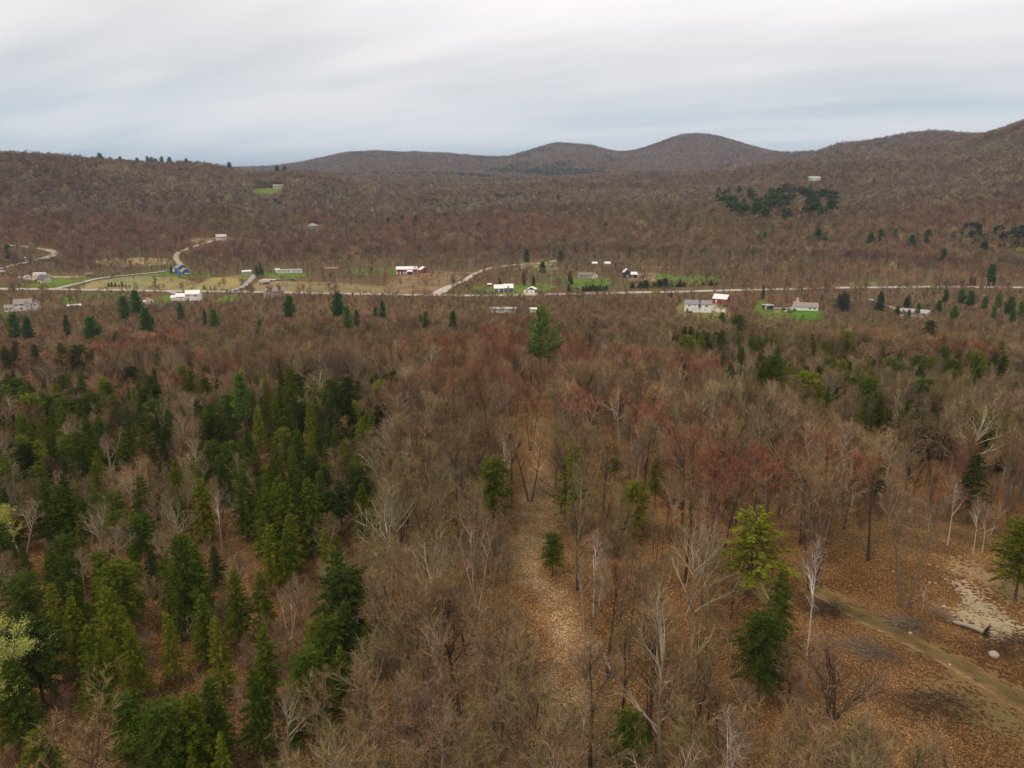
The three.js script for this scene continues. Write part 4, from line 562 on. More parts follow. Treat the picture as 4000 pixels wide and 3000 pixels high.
building('garage', 'dark two door garage with white gable roof and white doors', 'garage', 2075, 1144, -0.12, [{ w: 6.8, d: 7, h: 2.5, rh: 1.5, axis: 'z', eave: 0.45, wall: NAVY, roof: METAL, doors: [['f', -1.55, 1.1, 2.6, 2.0, DOORW, 'garage_door'], ['f', 1.55, 1.1, 2.6, 2.0, DOORW, 'garage_door']], extraT: 1 }]);
building('woodshed', 'small open fronted shed with pale roof left of the dark farmhouse', 'shed', 1912, 1121, 0, [{ w: 3, d: 2.6, h: 1.8, rh: 0.5, shed: true, axis: 'x', wall: BLACKW, roof: METAL, doors: [['f', 0, 0.8, 2.2, 1.5, BLACKW]] }]);  // no real door: the black panel paints the shade inside the open front
building('long_barn', 'long dark red barn with white roof, white doors and a dark porch', 'barn', 1590, 1072, 0.02, [
  { w: 19.5, d: 9, h: 4.6, rh: 2.1, axis: 'x', wall: RED, roof: METAL, corner: true, doors: [['f', -8.9, 1.2, 0.8, 2.0, DOORW], ['f', -6.2, 1.1, 0.8, 2.2, DOORW], ['f', -3.2, 1.1, 0.8, 2.0, DOORW], ['f', -1.4, 1.2, 1.0, 2.0, DOORW], ['f', -0.2, 1.1, 0.8, 2.0, DOORW], ['f', 5.2, 1.0, 1.7, 1.9, DOORW, 'barn_door']], windows: [['f', -2.8, 3.3, 0.7, 0.7], ['f', 7.4, 1.0, 0.9, 1.3]] },
  { w: 4.8, d: 1.6, h: 2.9, rh: 0.9, x: 2.6, z: 5.2, axis: 'x', shed: false, wall: BLACKW, roof: METAL }]);
building('small_barn', 'small red barn with a white gable roof beside the long barn', 'barn', 1660, 1066, 0.32, [{ w: 8.4, d: 7.5, h: 2.8, rh: 2.5, axis: 'z', eave: 0.5, wall: RED, roof: METAL, corner: true, windows: [['f', -2.0, 1.9, 0.9, 1.0], ['f', 2.1, 1.7, 0.8, 1.1]] }]);
building('blue_house', 'blue gabled house with white trim and stepped roofs', 'house', 728, 1073, 0.42, [
  { w: 8.4, d: 7, h: 3.0, rh: 2.8, axis: 'z', wall: BLUE, roof: SHINGLE, corner: true, windows: [['f', -1.1, 1.6, 0.9, 1.3], ['f', 1.5, 1.7, 1.0, 1.4]] },
  { w: 8.8, d: 7, h: 5.8, rh: 2.8, x: -0.4, z: -6.6, axis: 'z', wall: BLUE, roof: SHINGLE, corner: true, windows: [['f', 1.2, 5.6, 0.9, 0.9]] }],
  { extra: r => { part('deck', mergeGeometries([box(4.4, 0.25, 1.4, 0.4, 0.5, 4.2), box(4.4, 0.7, 0.1, 0.4, 0.95, 4.8)]), TRIM, r); for (const s of [-1, 1]) { const g = box(5.4, 0.35, 0.12); g.rotateZ(-s * Math.atan(2.8 / 4.2)); g.translate(s * 2.15, 4.25, 3.95); part('barge_board', g, TRIM, r); } } });
building('cream_house', 'small cream house with a dark steep roof and dormer', 'house', 188, 1104, 0.62, [{ w: 7.2, d: 8.5, h: 3.0, rh: 3.4, axis: 'z', wall: CREAM, roof: DARKROOF, windows: [['f', -1.6, 1.5, 0.8, 1.2], ['f', 1.6, 1.5, 0.8, 1.2], ['f', 0, 4.2, 0.9, 1.0]] }, { w: 3.2, d: 3.2, h: 2.4, rh: 1.2, x: -3.6, z: 2.2, axis: 'x', wall: CREAM, roof: DARKROOF, windows: [['f', 0, 1.3, 0.7, 0.9]] }]);
building('grey_roofed_house', 'sprawling pale house with grey brown roofs, front gable and low wing', 'house', 88, 1214, -0.12, [
  { w: 10.6, d: 8, h: 4.6, rh: 2.6, x: 0.6, axis: 'x', wall: OFF, roof: SHINGLE, windows: [...row('f', [-3.8, -1.0, 0.2], 3.9, 1.0, 0.8), ['f', -1.2, 1.4, 1.6, 1.2]] },
  { w: 5.6, d: 6, h: 2.5, rh: 1.5, x: -7.4, z: 1.2, axis: 'x', wall: OFF, roof: SHINGLE, windows: row('f', [-1.6, 0.6], 1.4, 1.0, 1.2) },
  { w: 4.4, d: 5, h: 4.0, rh: 2.0, x: 3.2, z: 3.4, axis: 'z', wall: OFF, roof: SHINGLE, windows: [['f', 0.2, 3.2, 1.2, 0.8]] },
  { w: 4.6, d: 8, h: 3.9, rh: 2.2, x: 8.2, z: 2.0, axis: 'z', wall: OFF, roof: SHINGLE, windows: [['f', -0.4, 3.6, 1.0, 1.2]] }],
  { extra: r => part('terrace', box(11, 0.5, 2.6, -4, 0.1, 6), STONE, r) });
building('pavilion', 'low white roofed shelter half hidden in the scrub', 'shed', 292, 1206, 0, [{ w: 8, d: 4, h: 2.0, rh: 0.6, shed: false, axis: 'x', wall: RUST, roof: METAL }], { rect: [272, 1189, 314, 1198, 490] });
building('red_roofed_shed', 'small white shed with a rusty red roof on the lawn', 'shed', 590, 1186, 0.4, [{ w: 4.2, d: 5.4, h: 2.2, rh: 1.5, axis: 'z', eave: 0.3, wall: WHITE, roof: RUST, doors: [['f', 0.3, 0.9, 1.4, 1.7, DOORD]] }, { w: 3.0, d: 2.4, h: 1.8, rh: 0.4, x: -3.6, z: 0.4, axis: 'x', wall: WHITE, roof: METAL }]);
building('white_farmhouse', 'white house with pale metal roofs and a stepped low wing below the road', 'house', 752, 1175, -0.28, [
  { w: 10, d: 8, h: 4.8, rh: 2.3, x: 0, axis: 'x', wall: WHITE, roof: METAL, windows: [...row('f', [-3.6, -2.4], 3.6, 0.6, 1.2), ...row('f', [1.6, 2.5, 3.4], 3.5, 0.6, 1.0)], doors: [['f', -2.8, 1.0, 1.2, 1.9, DOORD]] },
  { w: 7.4, d: 6, h: 3.0, rh: 2.0, x: -8.4, z: 0.6, axis: 'x', wall: WHITE, roof: METAL, windows: [['f', 0.2, 2.0, 0.6, 0.8]] },
  { w: 3.6, d: 5, h: 2.2, rh: 1.4, x: -13.6, z: 0.8, axis: 'x', wall: WHITE, roof: METAL }]);
building('grey_house', 'pale grey house half veiled by bare trees beside the main road', 'house', 1078, 1162, 0.1, [{ w: 9, d: 7.5, h: 4.4, rh: 2.4, x: 2, axis: 'x', wall: OFF, roof: SHINGLE, windows: row('f', [-2.5, 0, 2.5], 3.0, 0.8, 1.1) }, { w: 6, d: 8, h: 3.8, rh: 2.4, x: -5.2, axis: 'z', wall: OFF, roof: SHINGLE, windows: row('f', [-1.2, 1.2], 2.4, 0.8, 1.1) }], { rect: [1040, 1126, 1116, 1150, 500] });
building('mobile_home', 'long pale grey mobile home behind the green lawn', 'mobile home', 1132, 1067, 0, [{ w: 24, d: 4.4, h: 2.7, rh: 0.6, axis: 'x', eave: 0.2, wall: OFF, roof: GREY, windows: row('f', [-9, -5, -1, 4, 8], 1.6, 1.0, 0.9), doors: [['f', 1.6, 1.2, 0.9, 1.9, DOORW]] }]);
building('storage_shed', 'small white roofed shed at the end of the long mobile home', 'shed', 1084, 1063, 0, [{ w: 4, d: 3.4, h: 2.0, rh: 0.9, axis: 'x', wall: WHITE, roof: METAL }]);
building('equipment_shed', 'grey green metal shed at the edge of the straw field', 'shed', 965, 1071, 0.2, [{ w: 8, d: 5, h: 2.3, rh: 0.9, axis: 'x', wall: TEAL, roof: METAL, doors: [['r', 0, 1.0, 3, 1.9, DOORD]] }]);
building('lean_to', 'dark open lean to shed beside the parked cars', 'shed', 1042, 1112, 0.1, [{ w: 5.4, d: 3.4, h: 1.9, rh: 0.6, shed: true, axis: 'x', wall: WEATHER, roof: SHINGLE, doors: [['f', -0.2, 0.8, 3, 1.4, BLACKW]] }]);  // black panel, not a door: interior shade of the open side put into colour
building('brown_barn', 'low reddish brown barn among bare trees behind the lawn', 'barn', 1296, 1060, 0, [{ w: 12, d: 6, h: 2.4, rh: 1.2, axis: 'x', wall: RUST, roof: WEATHER }]);
building('spruce_house', 'low brown roofed house among spruces on the right hand lawn', 'house', 2295, 1087, 0.1, [{ w: 13, d: 8, h: 2.6, rh: 2.2, x: -2, axis: 'x', wall: GREY, roof: WEATHER, windows: row('f', [-3.6, 0.2], 1.5, 1.6, 1.0) }, { w: 5, d: 6, h: 2.8, rh: 2.0, x: 6.8, z: 2, axis: 'z', wall: OFF, roof: WEATHER, windows: [['f', 0, 1.6, 1.0, 1.1]] }]);
building('black_barn', 'weathered black barn with tall white roof and low wing', 'barn', 2460, 1087, 0.18, [{ w: 5.8, d: 8, h: 5.2, rh: 2.8, x: -2.4, axis: 'z', wall: BLACKW, roof: METAL, doors: [['f', 0.4, 1.4, 2.2, 2.6, WEATHER, 'barn_door']] }, { w: 6.4, d: 7, h: 3.2, rh: 1.8, x: 3.6, z: 0.2, axis: 'x', wall: BLACKW, roof: METAL, doors: [['f', -1.2, 1.0, 1.4, 1.9, WEATHER]] }]);
building('sugar_shed', 'small pale roofed shed above the grey house in the wood', 'shed', 2323, 1037, 0, [{ w: 5, d: 4, h: 2.0, rh: 1.2, axis: 'x', wall: WEATHER, roof: METAL }]);
building('cabin', 'small dark cabin with white roof beside the woods road', 'cabin', 2372, 1038, 0, [{ w: 6, d: 4.5, h: 2.2, rh: 1.4, axis: 'x', wall: WEATHER, roof: METAL, windows: row('f', [-1.5, 1.5], 1.3, 0.7, 0.8) }]);
building('flat_roofed_shed', 'dark flat roofed shed with pale roof edge and white door', 'shed', 3008, 1210, 0.7, [{ w: 5.2, d: 5, h: 2.6, rh: 0, eave: 0.3, wall: NAVY, roof: SHINGLE, doors: [['l', 1.0, 1.1, 1.6, 1.9, DOORW]] }], { extra: r => { part('roof_edge', mergeGeometries([box(5.9, 0.2, 0.2, 0, 2.86, 2.85), box(5.9, 0.2, 0.2, 0, 2.86, -2.85), box(0.2, 0.2, 5.5, -2.85, 2.86, 0), box(0.2, 0.2, 5.5, 2.85, 2.86, 0)]), TRIM, r); part('skylight', box(1.4, 0.12, 0.8, -1, 2.93, 0.9), TRIM, r); } });
building('tan_shed', 'tan plank shed beside the dark flat roofed shed', 'shed', 3037, 1222, 0.1, [{ w: 4.4, d: 3, h: 2.2, rh: 0.5, shed: true, axis: 'x', wall: TAN, roof: WEATHER }]);
building('ranch_house', 'low white ranch house with a long grey roof behind the bright lawn', 'house', 3148, 1214, 0.14, [{ w: 15.5, d: 8.5, h: 2.6, rh: 2.2, axis: 'x', wall: WHITE, roof: SHINGLE, windows: [...row('f', [2.6, 5.4], 1.5, 1.2, 1.0)], doors: [['l', 1.2, 1.1, 2.4, 2.0, DOORD, 'garage_door']] }], { rect: [3100, 1190, 3186, 1210, 505] });
building('low_house', 'long low house with pale grey roof behind evergreens', 'house', 3562, 1238, -0.06, [{ w: 19, d: 8, h: 2.7, rh: 1.7, axis: 'x', wall: OFF, roof: GREY, windows: row('f', [-6, -2, 3, 7], 1.5, 1.4, 1.0) }], { rect: [3502, 1208, 3620, 1218, 470] });
building('veiled_house', 'long pale low house veiled by bare scrub below the main road', 'house', 1965, 1223, 0, [{ w: 17, d: 5, h: 2.6, rh: 0.8, axis: 'x', wall: OFF, roof: GREY, windows: row('f', [-6, -2, 5], 1.5, 1.0, 1.0), doors: [['f', 1.6, 1.1, 0.9, 1.9, DOORW]] }], { rect: [1912, 1206, 2015, 1218, 480] });
building('veiled_trailer', 'short white trailer shed beside the tall pine in the scrub', 'shed', 2082, 1221, 0, [{ w: 4.5, d: 3, h: 2.2, rh: 0.5, axis: 'x', wall: WHITE, roof: METAL, windows: [['f', 0.6, 1.4, 0.7, 0.7]] }]);
building('hip_roofed_house', 'small grey green house with a hipped roof alone in the far wood', 'house', 1226, 893, 0.3, [{ w: 13, d: 10, h: 3.6, rh: 3.2, hip: true, wall: TEAL, roof: GREY, windows: row('f', [-3.5, 0, 3.5], 2, 1.4, 1.6) }]);
building('hillside_house', 'pale house with light roof on the cleared hillside', 'house', 866, 936, 0.1, [{ w: 12, d: 8, h: 3.4, rh: 2.6, axis: 'x', wall: OFF, roof: STONE, windows: row('f', [-3, 0, 3], 1.8, 1.0, 1.3) }]);
building('hilltop_house', 'tiny pale house at the small green clearing on the left hill', 'house', 1088, 737, 0, [{ w: 18, d: 9, h: 4, rh: 3, axis: 'x', wall: OFF, roof: SHINGLE, windows: row('f', [-5, 0, 5], 2, 1.6, 1.6) }]);
building('green_roofed_house', 'house with a pale green roof high on the right hillside', 'house', 3180, 706, -0.1, [{ w: 22, d: 10, h: 4, rh: 4, axis: 'x', wall: OFF, roof: GREENROOF }]);
building('roadside_house', 'white gabled house half hidden by scrub at the dirt road bend', 'house', 128, 1021, 0.5, [{ w: 7, d: 8, h: 3.6, rh: 2.8, axis: 'z', wall: OFF, roof: METAL }], { rect: [112, 1001, 140, 1012, 800] });
building('brown_shed', 'long brown shed beside the dirt road bend', 'shed', 172, 1022, 0.1, [{ w: 10, d: 5, h: 2.3, rh: 1, axis: 'x', wall: WEATHER, roof: WEATHER }]);
building('field_shed', 'small dark brown shed beyond the cream house lawn', 'shed', 352, 1083, 0.2, [{ w: 5.5, d: 4, h: 2.6, rh: 0.7, shed: true, axis: 'x', wall: WEATHER, roof: WEATHER }]);
building('edge_shed', 'pale low roofed shed at the gravel yard beyond the cream house', 'shed', 2, 1071, 0, [{ w: 8, d: 5, h: 1.8, rh: 1, axis: 'x', wall: WEATHER, roof: GREY }]);

// ---------------------------------------------------------------- vehicles
const TYRE = std(0.02, 0.02, 0.02, 0.9), RIM = std(0.4, 0.4, 0.42, 0.4, { metalness: 0.6 }), LAMP = std(0.75, 0.73, 0.68, 0.2), CARGLASS = std(0.03, 0.035, 0.04, 0.06);
const paint = (r, g, b) => new THREE.MeshPhysicalMaterial({ color: new THREE.Color().setRGB(r, g, b), roughness: 0.35, clearcoat: 0.8, clearcoatRoughness: 0.08 });
function wheels(root, xs, z, r) { for (const x of xs) for (const s of [-1, 1]) { const t = new THREE.CylinderGeometry(r, r, 0.22, 16); t.rotateX(Math.PI / 2); const w = part('wheel', t, TYRE, root); w.position.set(x, r, s * z); const m = new THREE.CylinderGeometry(r * 0.55, r * 0.55, 0.24, 12); m.rotateX(Math.PI / 2); part('rim', m, RIM, w); } }
function profile(pts, width, bev = 0.06) { const g = new THREE.ExtrudeGeometry(new THREE.Shape(pts.map(p => new THREE.Vector2(...p))), { depth: width - 2 * bev, bevelEnabled: true, bevelSize: bev, bevelThickness: bev, bevelSegments: 2 }); g.translate(0, 0, -width / 2 + bev); return g; }
function car(label, px, foot, turn, mat, kind = 'car') {
  const p = ground(px, foot), onRoad = nearMain(p.x, p.z), root = thing(kind === 'pickup' ? 'pickup_truck' : 'parked_car', label, kind === 'pickup' ? 'truck' : 'car', p.x, height(p.x, p.z) + (onRoad ? 0.36 : 0.12), p.z, turn);
  if (kind === 'pickup') { part('body', profile([[-2.6, 0.45], [2.6, 0.45], [2.65, 1.0], [1.3, 1.1], [0.75, 1.75], [-0.6, 1.78], [-0.75, 1.12], [-2.65, 1.1]], 1.9), mat, root); part('window', profile([[-0.5, 1.15], [1.05, 1.15], [0.68, 1.66], [-0.5, 1.68]], 1.93, 0.02), CARGLASS, root); wheels(root, [-1.6, 1.65], 0.86, 0.4); }
  else { part('body', profile([[-2.2, 0.4], [2.2, 0.4], [2.25, 0.85], [1.2, 0.98], [0.5, 1.46], [-1.2, 1.48], [-1.95, 1.02], [-2.25, 0.95]], 1.78), mat, root); part('window', profile([[-1.6, 1.0], [0.95, 1.0], [0.42, 1.38], [-1.1, 1.4]], 1.81, 0.02), CARGLASS, root); wheels(root, [-1.35, 1.4], 0.8, 0.33); }
  for (const s of [-1, 1]) part('headlight', box(0.08, 0.16, 0.34, kind === 'pickup' ? 2.66 : 2.27, kind === 'pickup' ? 0.85 : 0.74, s * 0.62), LAMP, root);
  const q = project(p.x, p.y + 1.5, p.z), m = F / q[2]; keep.push([px - 2.4 * m, q[1], px + 2.4 * m, foot, distAt(p) - 1]); stand.push([p.x, p.z, 4]);
}
function nearMain(x, z) { return MR.some(q => Math.hypot(q.x - x, q.z - z) < 4.5); }
function camper(label, px, foot, turn, L) {
  const p = ground(px, foot), root = thing('camper_trailer', label, 'camper', p.x, height(p.x, p.z) + 0.12, p.z, turn);
  part('body', profile([[-L / 2, 0.7], [L / 2 - 0.5, 0.7], [L / 2, 1.5], [L / 2 - 0.3, 3.1], [-L / 2 + 0.2, 3.15], [-L / 2, 2.9]], 2.5, 0.1), WHITE, root);
  for (const u of [-0.3, 0.02, 0.3]) part('window', box(0.9, 0.6, 2.54, u * L, 2.1, 0), CARGLASS, root);
  part('door', box(0.7, 1.7, 2.53, 0.17 * L, 1.6, 0), DOORW, root); part('stripe', box(L * 0.8, 0.14, 2.532, 0, 1.35, 0), GREY, root);
  const hitch = new THREE.CylinderGeometry(0.06, 0.06, 1.6, 8); hitch.rotateZ(Math.PI / 2); hitch.translate(L / 2 + 0.3, 0.6, 0); part('hitch', hitch, TYRE, root);
  wheels(root, [-0.5, 0.45], 1.1, 0.38);
  const q = project(p.x, p.y + 3, p.z), m = F / q[2]; keep.push([px - L / 2 * m, q[1], px + L / 2 * m, foot, distAt(p) - 1]); stand.push([p.x, p.z, L * 0.6]);
}
camper('white camper trailer with dark windows parked beside the blue house', 697, 1064, 0.1, 9.5);
camper('long white camper trailer on the gravel yard behind the cream house', 156, 1079, 0.05, 11);
car('dark blue pickup truck on the gravel yard beside the long camper', 92, 1080, 0.2, paint(0.02, 0.06, 0.2), 'pickup');
car('white car parked at the edge of the gravel yard near the blue pickup', 105, 1084, 1.1, paint(0.75, 0.75, 0.75));
car('white car parked behind the cream house', 186, 1077, 0.6, paint(0.7, 0.71, 0.72));
car('white car in front of the blue house', 708, 1071, 0.2, paint(0.78, 0.78, 0.77));
car('grey car driving on the main road', 924, 1141, 0.02, paint(0.10, 0.10, 0.11));
car('black car on the gravel yard by the lean to shed', 1064, 1101, 0.1, paint(0.012, 0.012, 0.014));
car('black pickup truck next to the black car on the gravel yard', 1083, 1099, 0.3, paint(0.014, 0.014, 0.016), 'pickup');
car('black car alone on the rough meadow', 1147, 1096, 0.0, paint(0.012, 0.012, 0.014));
car('white pickup truck beside the two door garage', 2051, 1143, 1.5, paint(0.75, 0.75, 0.74), 'pickup');
car('black car on the pale gravel by the ranch house', 3058, 1212, 0.3, paint(0.012, 0.012, 0.014));
car('dark car beside the end of the ranch house', 3103, 1214, 1.3, paint(0.015, 0.015, 0.017));
car('silver car at the cleared hillside yard', 778, 934, 0.2, paint(0.6, 0.6, 0.6));
{ // small boat on the grass
  const p = ground(1148, 1160), r = thing('rowing_boat', 'small white boat lying on the grass beside the grey house', 'boat', p.x, p.y + 0.3, p.z, 0.1); const g = new THREE.SphereGeometry(1, 16, 8, 0, 6.2832, Math.PI / 2, Math.PI / 2); g.scale(2.2, 0.6, 0.8); g.translate(0, 0.5, 0); part('hull', g, WHITE, r); part('bench', mergeGeometries([box(0.3, 0.06, 1.4, -0.6, 0.42, 0), box(0.3, 0.06, 1.3, 0.7, 0.42, 0)]), WEATHER, r);
}
// utility poles
function pole(px, foot, tip, label) { const [x, z, H] = byFoot(px, foot, tip), r = thing('utility_pole', label, 'pole', x, height(x, z) - 0.1, z, Math.atan2(-x, -z)); const g = new THREE.CylinderGeometry(0.13, 0.2, H, 8); g.translate(0, H / 2, 0); part('post', g, std(0.42, 0.36, 0.29, 0.9), r); part('crossarm', box(2.4, 0.14, 0.14, 0, H - 0.7, 0.16), WEATHER, r); for (const s of [-1, 0, 1]) { const c = new THREE.CylinderGeometry(0.05, 0.08, 0.22, 8); c.translate(s * 1.05, H - 0.5, 0.16); part('insulator', c, STONE, r); } keep.push([px - 2, tip, px + 2, foot - 6, Math.hypot(x, z)]); }
pole(440, 1078, 1045, 'utility pole beside the pale side road to the blue house'); pole(1535, 1052, 1018, 'utility pole beside the long red barn'); pole(2153, 1012, 962, 'tall utility pole at the hillside lane'); pole(2155, 1128, 1060, 'utility pole on the lawn beside the two door garage'); pole(3222, 1222, 1193, 'utility pole beside the ranch house lawn'); pole(3462, 1120, 1085, 'utility pole beside the right part of the main road'); pole(1395, 990, 960, 'utility pole in the bare wood above the red barns'); pole(572, 1192, 1165, 'utility pole beside the red roofed shed');

// ---------------------------------------------------------------- near things on the clearing: fallen tree, boulders, brush
{
  const a = ground(3841, 2482), b = ground(3690, 2432), L = a.distanceTo(b), r = thing('fallen_tree', 'fallen dead tree with upturned roots at the sandy bank', 'tree', a.x, a.y, a.z, Math.atan2(-(b.z - a.z), b.x - a.x));
  const R = rng(9), w = new GB(), br = new GB(), ro = new GB(); w.tube([[0, 0.45, 0], [L * 0.4, 0.5, 0.1], [L * 0.75, 0.42, -0.1], [L, 0.4, 0.05]], 0.3, 0.14, 8, [1, 1, 1]); w.tube([[0.3, 0.3, 0.45], [L * 0.5, 0.3, 0.5], [L * 0.9, 0.35, 0.6]], 0.2, 0.1, 7, [0.9, 0.9, 0.9]);
  for (let k = 0; k < 26; k++) { const x = L * (0.6 + 0.4 * R()), d = nrm([0.8 + R(), 0.1 + 0.7 * R(), (R() - 0.5) * 1.6]), l = 1.5 + 3.5 * R(); br.tube([[x, 0.4, 0], [x + d[0] * l * 0.5, 0.4 + d[1] * l * 0.5, d[2] * l * 0.5], [x + d[0] * l, 0.35 + d[1] * l * 0.75, d[2] * l]], 0.045, 0.012, 4, [1, 1, 1]); }
  for (let k = 0; k < 14; k++) { const an = k / 14 * 6.28, l = 0.5 + 0.7 * R(); ro.tube([[0, 0.45, 0], [-0.25, 0.5 + Math.sin(an) * l * 0.6, Math.cos(an) * l * 0.6], [-0.35 - 0.3 * R(), 0.6 + Math.max(-0.5, Math.sin(an) * l), Math.cos(an) * l]], 0.12, 0.03, 5, [0.7, 0.7, 0.7]); }
  part('trunk', w.build(), barkMat[2], r); part('branches', br.build(), barkMat[0], r); part('roots', ro.build(), barkMat[1], r);
}
function boulder(px, py, s, label, group) { const p = ground(px, py), R = rng(px | 0), g = new THREE.IcosahedronGeometry(1, 3), q = g.attributes.position; for (let i = 0; i < q.count; i++) { const v = new THREE.Vector3().fromBufferAttribute(q, i), n = 0.75 + 0.5 * fbm(v.x * 1.4 + px, v.y * 1.4 + v.z * 1.7, 3, 3); v.multiplyScalar(n); q.setXYZ(i, v.x, v.y * 0.7, v.z); } g.computeVertexNormals(); const m = new THREE.Mesh(g, std(0.33, 0.295, 0.235, 0.95)); m.name = numbered('boulder'); m.scale.setScalar(s * 0.7); m.position.set(p.x, p.y + s * 0.25, p.z); m.rotation.y = R() * 6; m.castShadow = m.receiveShadow = true; scene.add(m); tag(m, label, 'boulder', group); }
boulder(3879, 2562, 0.75, 'large pale boulder lying below the fallen tree');
[[3630, 2278, 0.28], [3655, 2280, 0.25], [3686, 2372, 0.4], [3500, 2441, 0.3], [3556, 2476, 0.32], [3490, 2234, 0.25], [3710, 2598, 0.22], [3790, 2240, 0.25], [3720, 2230, 0.3], [3735, 2308, 0.22], [3930, 2440, 0.4], [3905, 2452, 0.35], [3960, 2430, 0.3]].forEach(([x, y, s]) => boulder(x, y, s, 'small pale stone on the leaf covered slope by the track', 'small stones by the track'));
function brush(px, py, R0, label, dark) { const p = ground(px, py), r = thing('brush_pile', label, 'brush pile', p.x, p.y, p.z, 0), R = rng(px), g = new GB(); for (let k = 0; k < 150; k++) { const a = R() * 6.28, d = Math.sqrt(R()) * R0, x = Math.cos(a) * d * 1.3, z = Math.sin(a) * d, h = (1 - d / R0) * R0 * 0.55 * R(), b = R() * 6.28, l = 0.8 + 1.6 * R(), t = 0.7 + 0.6 * R(); g.tube([[x, h, z], [x + Math.cos(b) * l, h + 0.2 + 0.3 * (R() - 0.3), z + Math.sin(b) * l], [x + Math.cos(b) * l * 1.7, h * 0.7 + 0.25, z + Math.sin(b + 0.4) * l * 1.7]], 0.03, 0.01, 3, [t, t, t]); } part('sticks', g.build(), barkMat[dark], r); }
brush(3212, 2384, 2.0, 'round dark brush heap at the edge of the grassy track', 1); brush(3660, 2765, 2.4, 'long dark brush heap on the leaf slope below the track', 1); brush(3975, 2540, 2.6, 'brush heap of dead boughs beside the sandy bank', 1); brush(3395, 2545, 1.6, 'low brown brush heap on the slope below the track', 0); brush(3540, 2440, 1.5, 'brown brush along the upper edge of the track', 0);

// ---------------------------------------------------------------- the woods: jittered spots over the whole valley
const cellOf = new Map();
for (const s of stand) { const k = Math.floor(s[0] / 12) + ',' + Math.floor(s[1] / 12); (cellOf.get(k) || cellOf.set(k, []).get(k)).push(s); }
function taken(x, z, r) { const i = Math.floor(x / 12), j = Math.floor(z / 12); for (let a = -1; a <= 1; a++) for (let b = -1; b <= 1; b++) for (const s of cellOf.get((i + a) + ',' + (j + b)) || []) if (Math.hypot(x - s[0], z - s[1]) < r + s[2] * 0.6) return true; return false; }
for (const [px, share, y0, y1] of [[[[3240, 2240], [3560, 2180], [4000, 2200], [4000, 2980], [3560, 2860], [3330, 2600]], 1, 2150, 2990], [[[2060, 1800], [2140, 1800], [2130, 2050], [2140, 2200], [2240, 2400], [2240, 2700], [2150, 2700], [2130, 2480], [2070, 2320], [2010, 2200], [2060, 2000]], 1, 1750, 2720]]) for (let x = 1980; x < 4040; x += 30) for (let y = y0; y < y1; y += 30) if (inPoly(px, x, y)) { const g = ground(x, y); keep.push([x - 10, y - 10, x + 10, y + 10, distAt(g) - 3]); }
for (let k = 0; k + 1 < MR.length; k += 8) { const q = project(MR[k].x, height(MR[k].x, MR[k].z) + 0.3, MR[k].z), d = distAt(MR[k]); if (fbm(k / 14, 3, 55, 2) < 0.62) keep.push([q[0] - 16, q[1] - 4, q[0] + 16, q[1] + 2, d]); }
for (const L of roadLines.slice(0, 5)) for (let k = 0; k < L.P.length; k += 4) { const q = project(L.P[k].x, height(L.P[k].x, L.P[k].z), L.P[k].z); if (distAt(L.P[k]) > 300) keep.push([q[0] - 6, q[1] - 2, q[0] + 6, q[1] + 1, distAt(L.P[k])]); }
for (let x = 995; x < 1100; x += 12) { const g = ground(x, 750); keep.push([x - 6, 738, x + 6, 752, distAt(g) + 8]); }
const keepGrid = new Map(); for (const r of keep) for (let i = Math.floor(r[0] / 40); i <= Math.floor(r[2] / 40); i++) (keepGrid.get(i) || keepGrid.set(i, []).get(i)).push(r);
function hides(x, z, H, R) { const d = Math.hypot(x, z); if (d > 1900) return false; const lo = d < 330 ? 0.45 : 0.8; const y = height(x, z), b = project(x, y, z), t = project(x, y + H, z), w = R * F / b[2] * lo; for (let i = Math.floor((b[0] - w) / 40); i <= Math.floor((b[0] + w) / 40); i++) for (const r of keepGrid.get(i) || []) if (r[4] > d && b[0] + w > r[0] && b[0] - w < r[2] && t[1] < r[3] && b[1] > r[1]) return true; return false; }
const hazelStand = polyWorld([[-900, 1560], [1560, 1560], [1500, 2150], [1480, 2650], [1150, 3300], [-1400, 3300]]);   // mixed evergreen stand on the left
const rightStand = polyWorld([[2600, 1330], [3450, 1310], [4400, 1330], [4400, 1900], [3350, 1800], [2640, 1500]]);
const R4 = rng(4242), near = [], mid = [], far = [], under = [], green = [], greenNear = [];
function tintOf(x, z, r, k) { // twig colour by patches of maple, ash, beech
  const n = fbm(x / 55, z / 55, 81, 3), m = fbm(x / 130, z / 130, 83, 3), q = R4();
  if (r < 380) { if (n > 0.59) return q < 0.35 ? 4 : q < 0.8 ? 1 : 2; if (n > 0.52) return [1, 2, 0, 3][Math.floor(q * 4)]; if (n < 0.38) return q < 0.5 ? 3 : 0; return [0, 2, 5, 3, 0][Math.floor(q * 5)]; }
  return m > 0.56 ? (q < 0.6 ? 1 : 5) : m < 0.42 ? (q < 0.5 ? 3 : 2) : [0, 5, 0, 2][Math.floor(q * 4)];
}
const LIM = 43 * Math.PI / 180;
